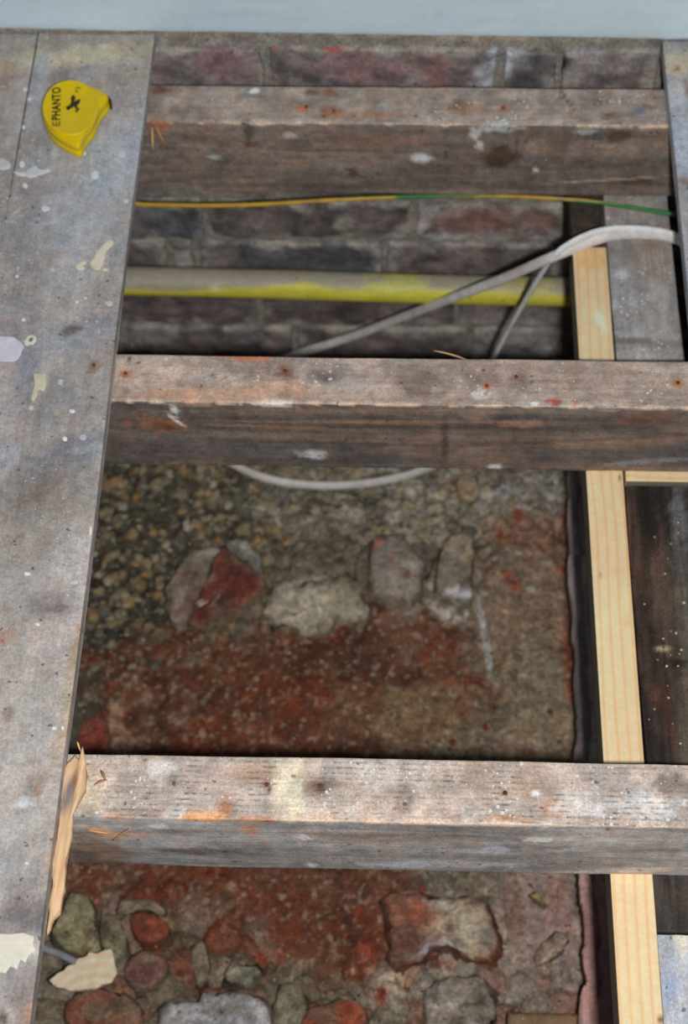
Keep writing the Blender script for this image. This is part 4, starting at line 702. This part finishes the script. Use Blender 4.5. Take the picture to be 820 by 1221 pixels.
splash([(28, 407), (32, 400), (39, 398), (44, 403), (41, 410), (34, 413), (29, 411)], (212, 208, 196), fb1, seed=6)
splash([(34, 405), (37, 402), (40, 404), (38, 407), (35, 408)], (120, 116, 112), fb1, seed=7, th=.0011)
splash([(40, 445), (55, 445), (55, 458), (52, 466), (46, 463), (44, 472), (40, 478), (37, 474), (41, 460)], (198, 192, 168), fb1, seed=8, sm=0)
splash([(33, 484), (40, 482), (39, 488), (34, 488)], (196, 190, 166), fb1, seed=9)
splash([(62, 488), (70, 486), (71, 494), (63, 494)], (160, 152, 138), fb1, seed=10)
splash([(16, 203), (24, 206), (33, 204), (33, 210), (24, 209), (17, 206)], (206, 208, 212), fb1, seed=11)
splash([(31, 204), (38, 198), (43, 196), (46, 201), (46, 209), (38, 212), (31, 210)], (206, 208, 212), fb1, seed=13)
splash([(44, 201), (52, 203), (60, 201), (59, 205), (50, 208), (44, 209)], (206, 208, 212), fb1, seed=14)
splash([(-10, 190), (6, 188), (14, 196), (10, 201), (-10, 202)], (200, 200, 204), fb1 if False else fb0, seed=12)
for i, (x, y, a, b, c) in enumerate([(113, 208, 5, 6, WH), (54, 248, 5.5, 4, WH), (30, 221, 3.5, 3, WH), (145, 183, 6, 4, (196, 202, 210)), (26, 195, 3.5, 4, WH), (72, 455, 4, 4, (178, 184, 192)), (86, 490, 3.5, 2.6, (224, 228, 232)), (77, 523, 3.2, 3, (222, 226, 232)), (99, 521, 4.5, 4, (176, 186, 200)), (92, 360, 2, 2, WH), (102, 355, 1.8, 1.6, WH), (130, 361, 6, 3, (186, 186, 184)), (28, 381, 3, 2, WH), (20, 329, 2.4, 2, WH), (32, 684, 4, 2, WH), (88, 694, 6, 2.4, (196, 196, 196)), (45, 744, 3, 2.4, WH), (150, 240, 4, 2.4, (196, 202, 210)), (108, 633, 2, 6, WH), (100, 182, 3, 2.6, WH), (64, 868, 3.6, 2, WH), (75, 868, 2, 3, WH), (32, 1029, 3, 2, WH), (35, 118, 2.4, 2, WH), (28, 151, 2.4, 2, WH), (30, 106, 3.2, 2, WH)]):
    k = 9; pl = [(x + a * math.cos(6.283 * j / k) * rnd.uniform(.8, 1.1), y + b * math.sin(6.283 * j / k) * rnd.uniform(.8, 1.1)) for j in range(k)]
    splash(pl, c, fb0 if at(x, y, BT)[0] < -.4 else fb1, seed=20 + i, sm=1)
splash([(-10, 1112), (10, 1114), (28, 1112), (40, 1116), (39, 1124), (42, 1132), (34, 1138), (30, 1148), (24, 1144), (20, 1156), (12, 1152), (6, 1160), (-10, 1156)], (206, 202, 186), fb1, seed=60, sm=0, th=.001)

# wood crumbs on the dark board
for i in range(26):
    x, y = rnd.uniform(757, 818), rnd.uniform(600, 890)
    if i < 7: x, y = rnd.uniform(780, 815), rnd.uniform(765, 800)
    s = rnd.uniform(.8, 2.2); k = 5; pl = [(x + s * math.cos(6.28 * j / k) * rnd.uniform(.6, 1.2), y + s * .7 * math.sin(6.28 * j / k) * rnd.uniform(.6, 1.2)) for j in range(k)]
    o = slab('wood_crumb', pl, -.1122, .0016, M_flake, rnd.choice([(196, 172, 136), (160, 132, 100), (200, 186, 160)]), parent=db, gain=1.1, sm=0, rough=.0004, dome=.1, step=.01, seed=i, rings=())

# ------------------------------------------------------------------ tape measure
def tape():
    t = bpy.data.objects.new('tape_measure', None); C.objects.link(t); c = at(88, 140, BT); t.location = c; t.empty_display_size = .03
    tag(t, 'yellow plastic tape measure with black lettering lying on the left floorboard', 'tape measure')
    YL = (236, 204, 6)
    ztop = BT + .021
    out = [(76, 97.5), (90, 95), (104, 99), (117, 104.5), (126, 109), (129.5, 114), (126, 120), (119, 127), (114, 138), (110, 149), (103, 156), (98.5, 164), (95.5, 172), (90, 173), (78, 167), (66, 160), (56, 150), (50, 137), (49, 123), (53, 110), (63, 102)]
    def local(o): o.parent = t; o.data.transform(Matrix.Translation(-Vector(c))); return o
    def prof(name, pts, lev, mat, col, sm=1):
        W = [at(x, y, ztop)[:2] for x, y in pts]; W = np.array(chaikin(W, sm)) if sm else np.array(W); m = W.mean(0); n = len(W); V = []
        for off, z in lev:
            d = W - m; L = np.linalg.norm(d, axis=1, keepdims=True); V.append(np.column_stack([m + d * (1 - off / L), np.full(n, z)]))
        V.append(np.array([[m[0], m[1], lev[-1][1]]])); V = np.vstack(V); r_ = len(lev)
        Fq = [[a * n + i, a * n + (i + 1) % n, (a + 1) * n + (i + 1) % n, (a + 1) * n + i] for a in range(r_ - 1) for i in range(n)] + [[(r_ - 1) * n + i, (r_ - 1) * n + (i + 1) % n, r_ * n] for i in range(n)] + [list(range(n))[::-1]]
        A2 = sum(W[i][0] * W[(i + 1) % n][1] - W[(i + 1) % n][0] * W[i][1] for i in range(n))
        if A2 < 0: Fq = [f_[::-1] for f_ in Fq]
        o = mk(name, V, Fq, mat, None, np.tile(lin(col) * 1., (len(V), 1)), .1); return local(o)
    b = BT + .0006
    prof('case_shell', out, [(.002, b), (.0, b + .002), (.0, b + .0095), (.0008, b + .010), (.0008, b + .0108), (.0, b + .0113), (0, ztop - .004), (.0006, ztop - .002), (.0022, ztop - .0006), (.0045, ztop)], M_plast, YL, 2)
    cc = [(84 + 33.5 * math.cos(a), 129 + 33 * math.sin(a)) for a in [2 * math.pi * k / 48 for k in range(48)]]
    prof('side_disc', cc, [(0, ztop - .001), (0.0002, ztop + .0008), (.0012, ztop + .0016), (.0022, ztop + .0013), (.0032, ztop + .0010)], M_plast, YL, 0)
    prof('belt_clip', [(70, 96.5), (76, 92.5), (86, 91), (93, 93.5), (90, 97), (78, 99)], [(0, ztop - .010), (0, ztop - .005), (.001, ztop - .0045)], M_plast, (26, 26, 26), 1)
    prof('hook', [(127.5, 108.5), (131.5, 113), (132, 117), (129.5, 115), (126, 110)], [(0, ztop - .018), (0, ztop - .006), (.0004, ztop - .0055)], M_plast, (34, 32, 30), 0)
    zz = ztop + .0012
    # lettering up the left of the disc
    def text(body, p0, p1, size, col, name='lettering'):
        cu = bpy.data.curves.new(name, 'FONT'); cu.body = body; cu.size = 1; cu.extrude = 0; cu.space_character = 1.08; cu.offset = .03
        o = bpy.data.objects.new(name, cu); C.objects.link(o); dg = bpy.context.evaluated_depsgraph_get(); me = bpy.data.meshes.new_from_object(o.evaluated_get(dg)); bpy.data.objects.remove(o)
        a = at(*p0, zz); bb = at(*p1, zz); X = bb - a; Ln = np.linalg.norm(X); X /= Ln; Yv = np.cross((0, 0, 1), X)
        V = np.array([v.co[:] for v in me.vertices]); wd = V[:, 0].max() - V[:, 0].min(); V[:, 0] -= V[:, 0].min(); V[:, 0] *= Ln / wd; V[:, 1] *= size
        P = a + V[:, :1] * X + V[:, 1:2] * Yv; P[:, 2] = zz + .0002
        me.vertices.foreach_set('co', P.ravel().astype(np.float32)); me.materials.clear(); me.materials.append(M_plast); setcol(me, lin(col), .1); me.update()
        o = bpy.data.objects.new(name, me); C.objects.link(o); return local(o)
    text('PHANTO', (71.5, 143), (72, 104), .0125, (22, 22, 14)); text('E', (71.5, 150), (71.5, 144.5), .0115, (140, 118, 20)); text('r)', (93, 110), (95, 104), .006, (96, 86, 20))
    def flat(name, pts, col, dz=.0003):
        W = [at(x, y, zz) for x, y in pts]; V = [[q[0], q[1], zz + dz] for q in W]; Fq = [list(range(len(V)))]
        A2 = sum(V[i][0] * V[(i + 1) % len(V)][1] - V[(i + 1) % len(V)][0] * V[i][1] for i in range(len(V)))
        if A2 < 0: Fq = [Fq[0][::-1]]
        return local(mk(name, np.array(V), Fq, M_plast, None, lin(col), .1, smooth=False))
    flat('emblem', [(78.5, 128), (81, 126.5), (83, 126), (84, 129), (83, 131), (80, 131.5)], (14, 14, 10))
    flat('emblem', [(82.5, 126), (85, 122), (84.5, 117), (86, 114), (89, 114), (90, 118), (88, 121.5), (91, 120), (94, 118.5), (96, 119), (95, 123), (92, 126), (93, 130), (90.5, 130), (88, 127), (86, 129), (84, 129)], (50, 48, 16), .0004)
    flat('emblem', [(90, 131), (93, 128), (95, 130), (92.5, 134), (90, 134)], (110, 100, 22))
tape()
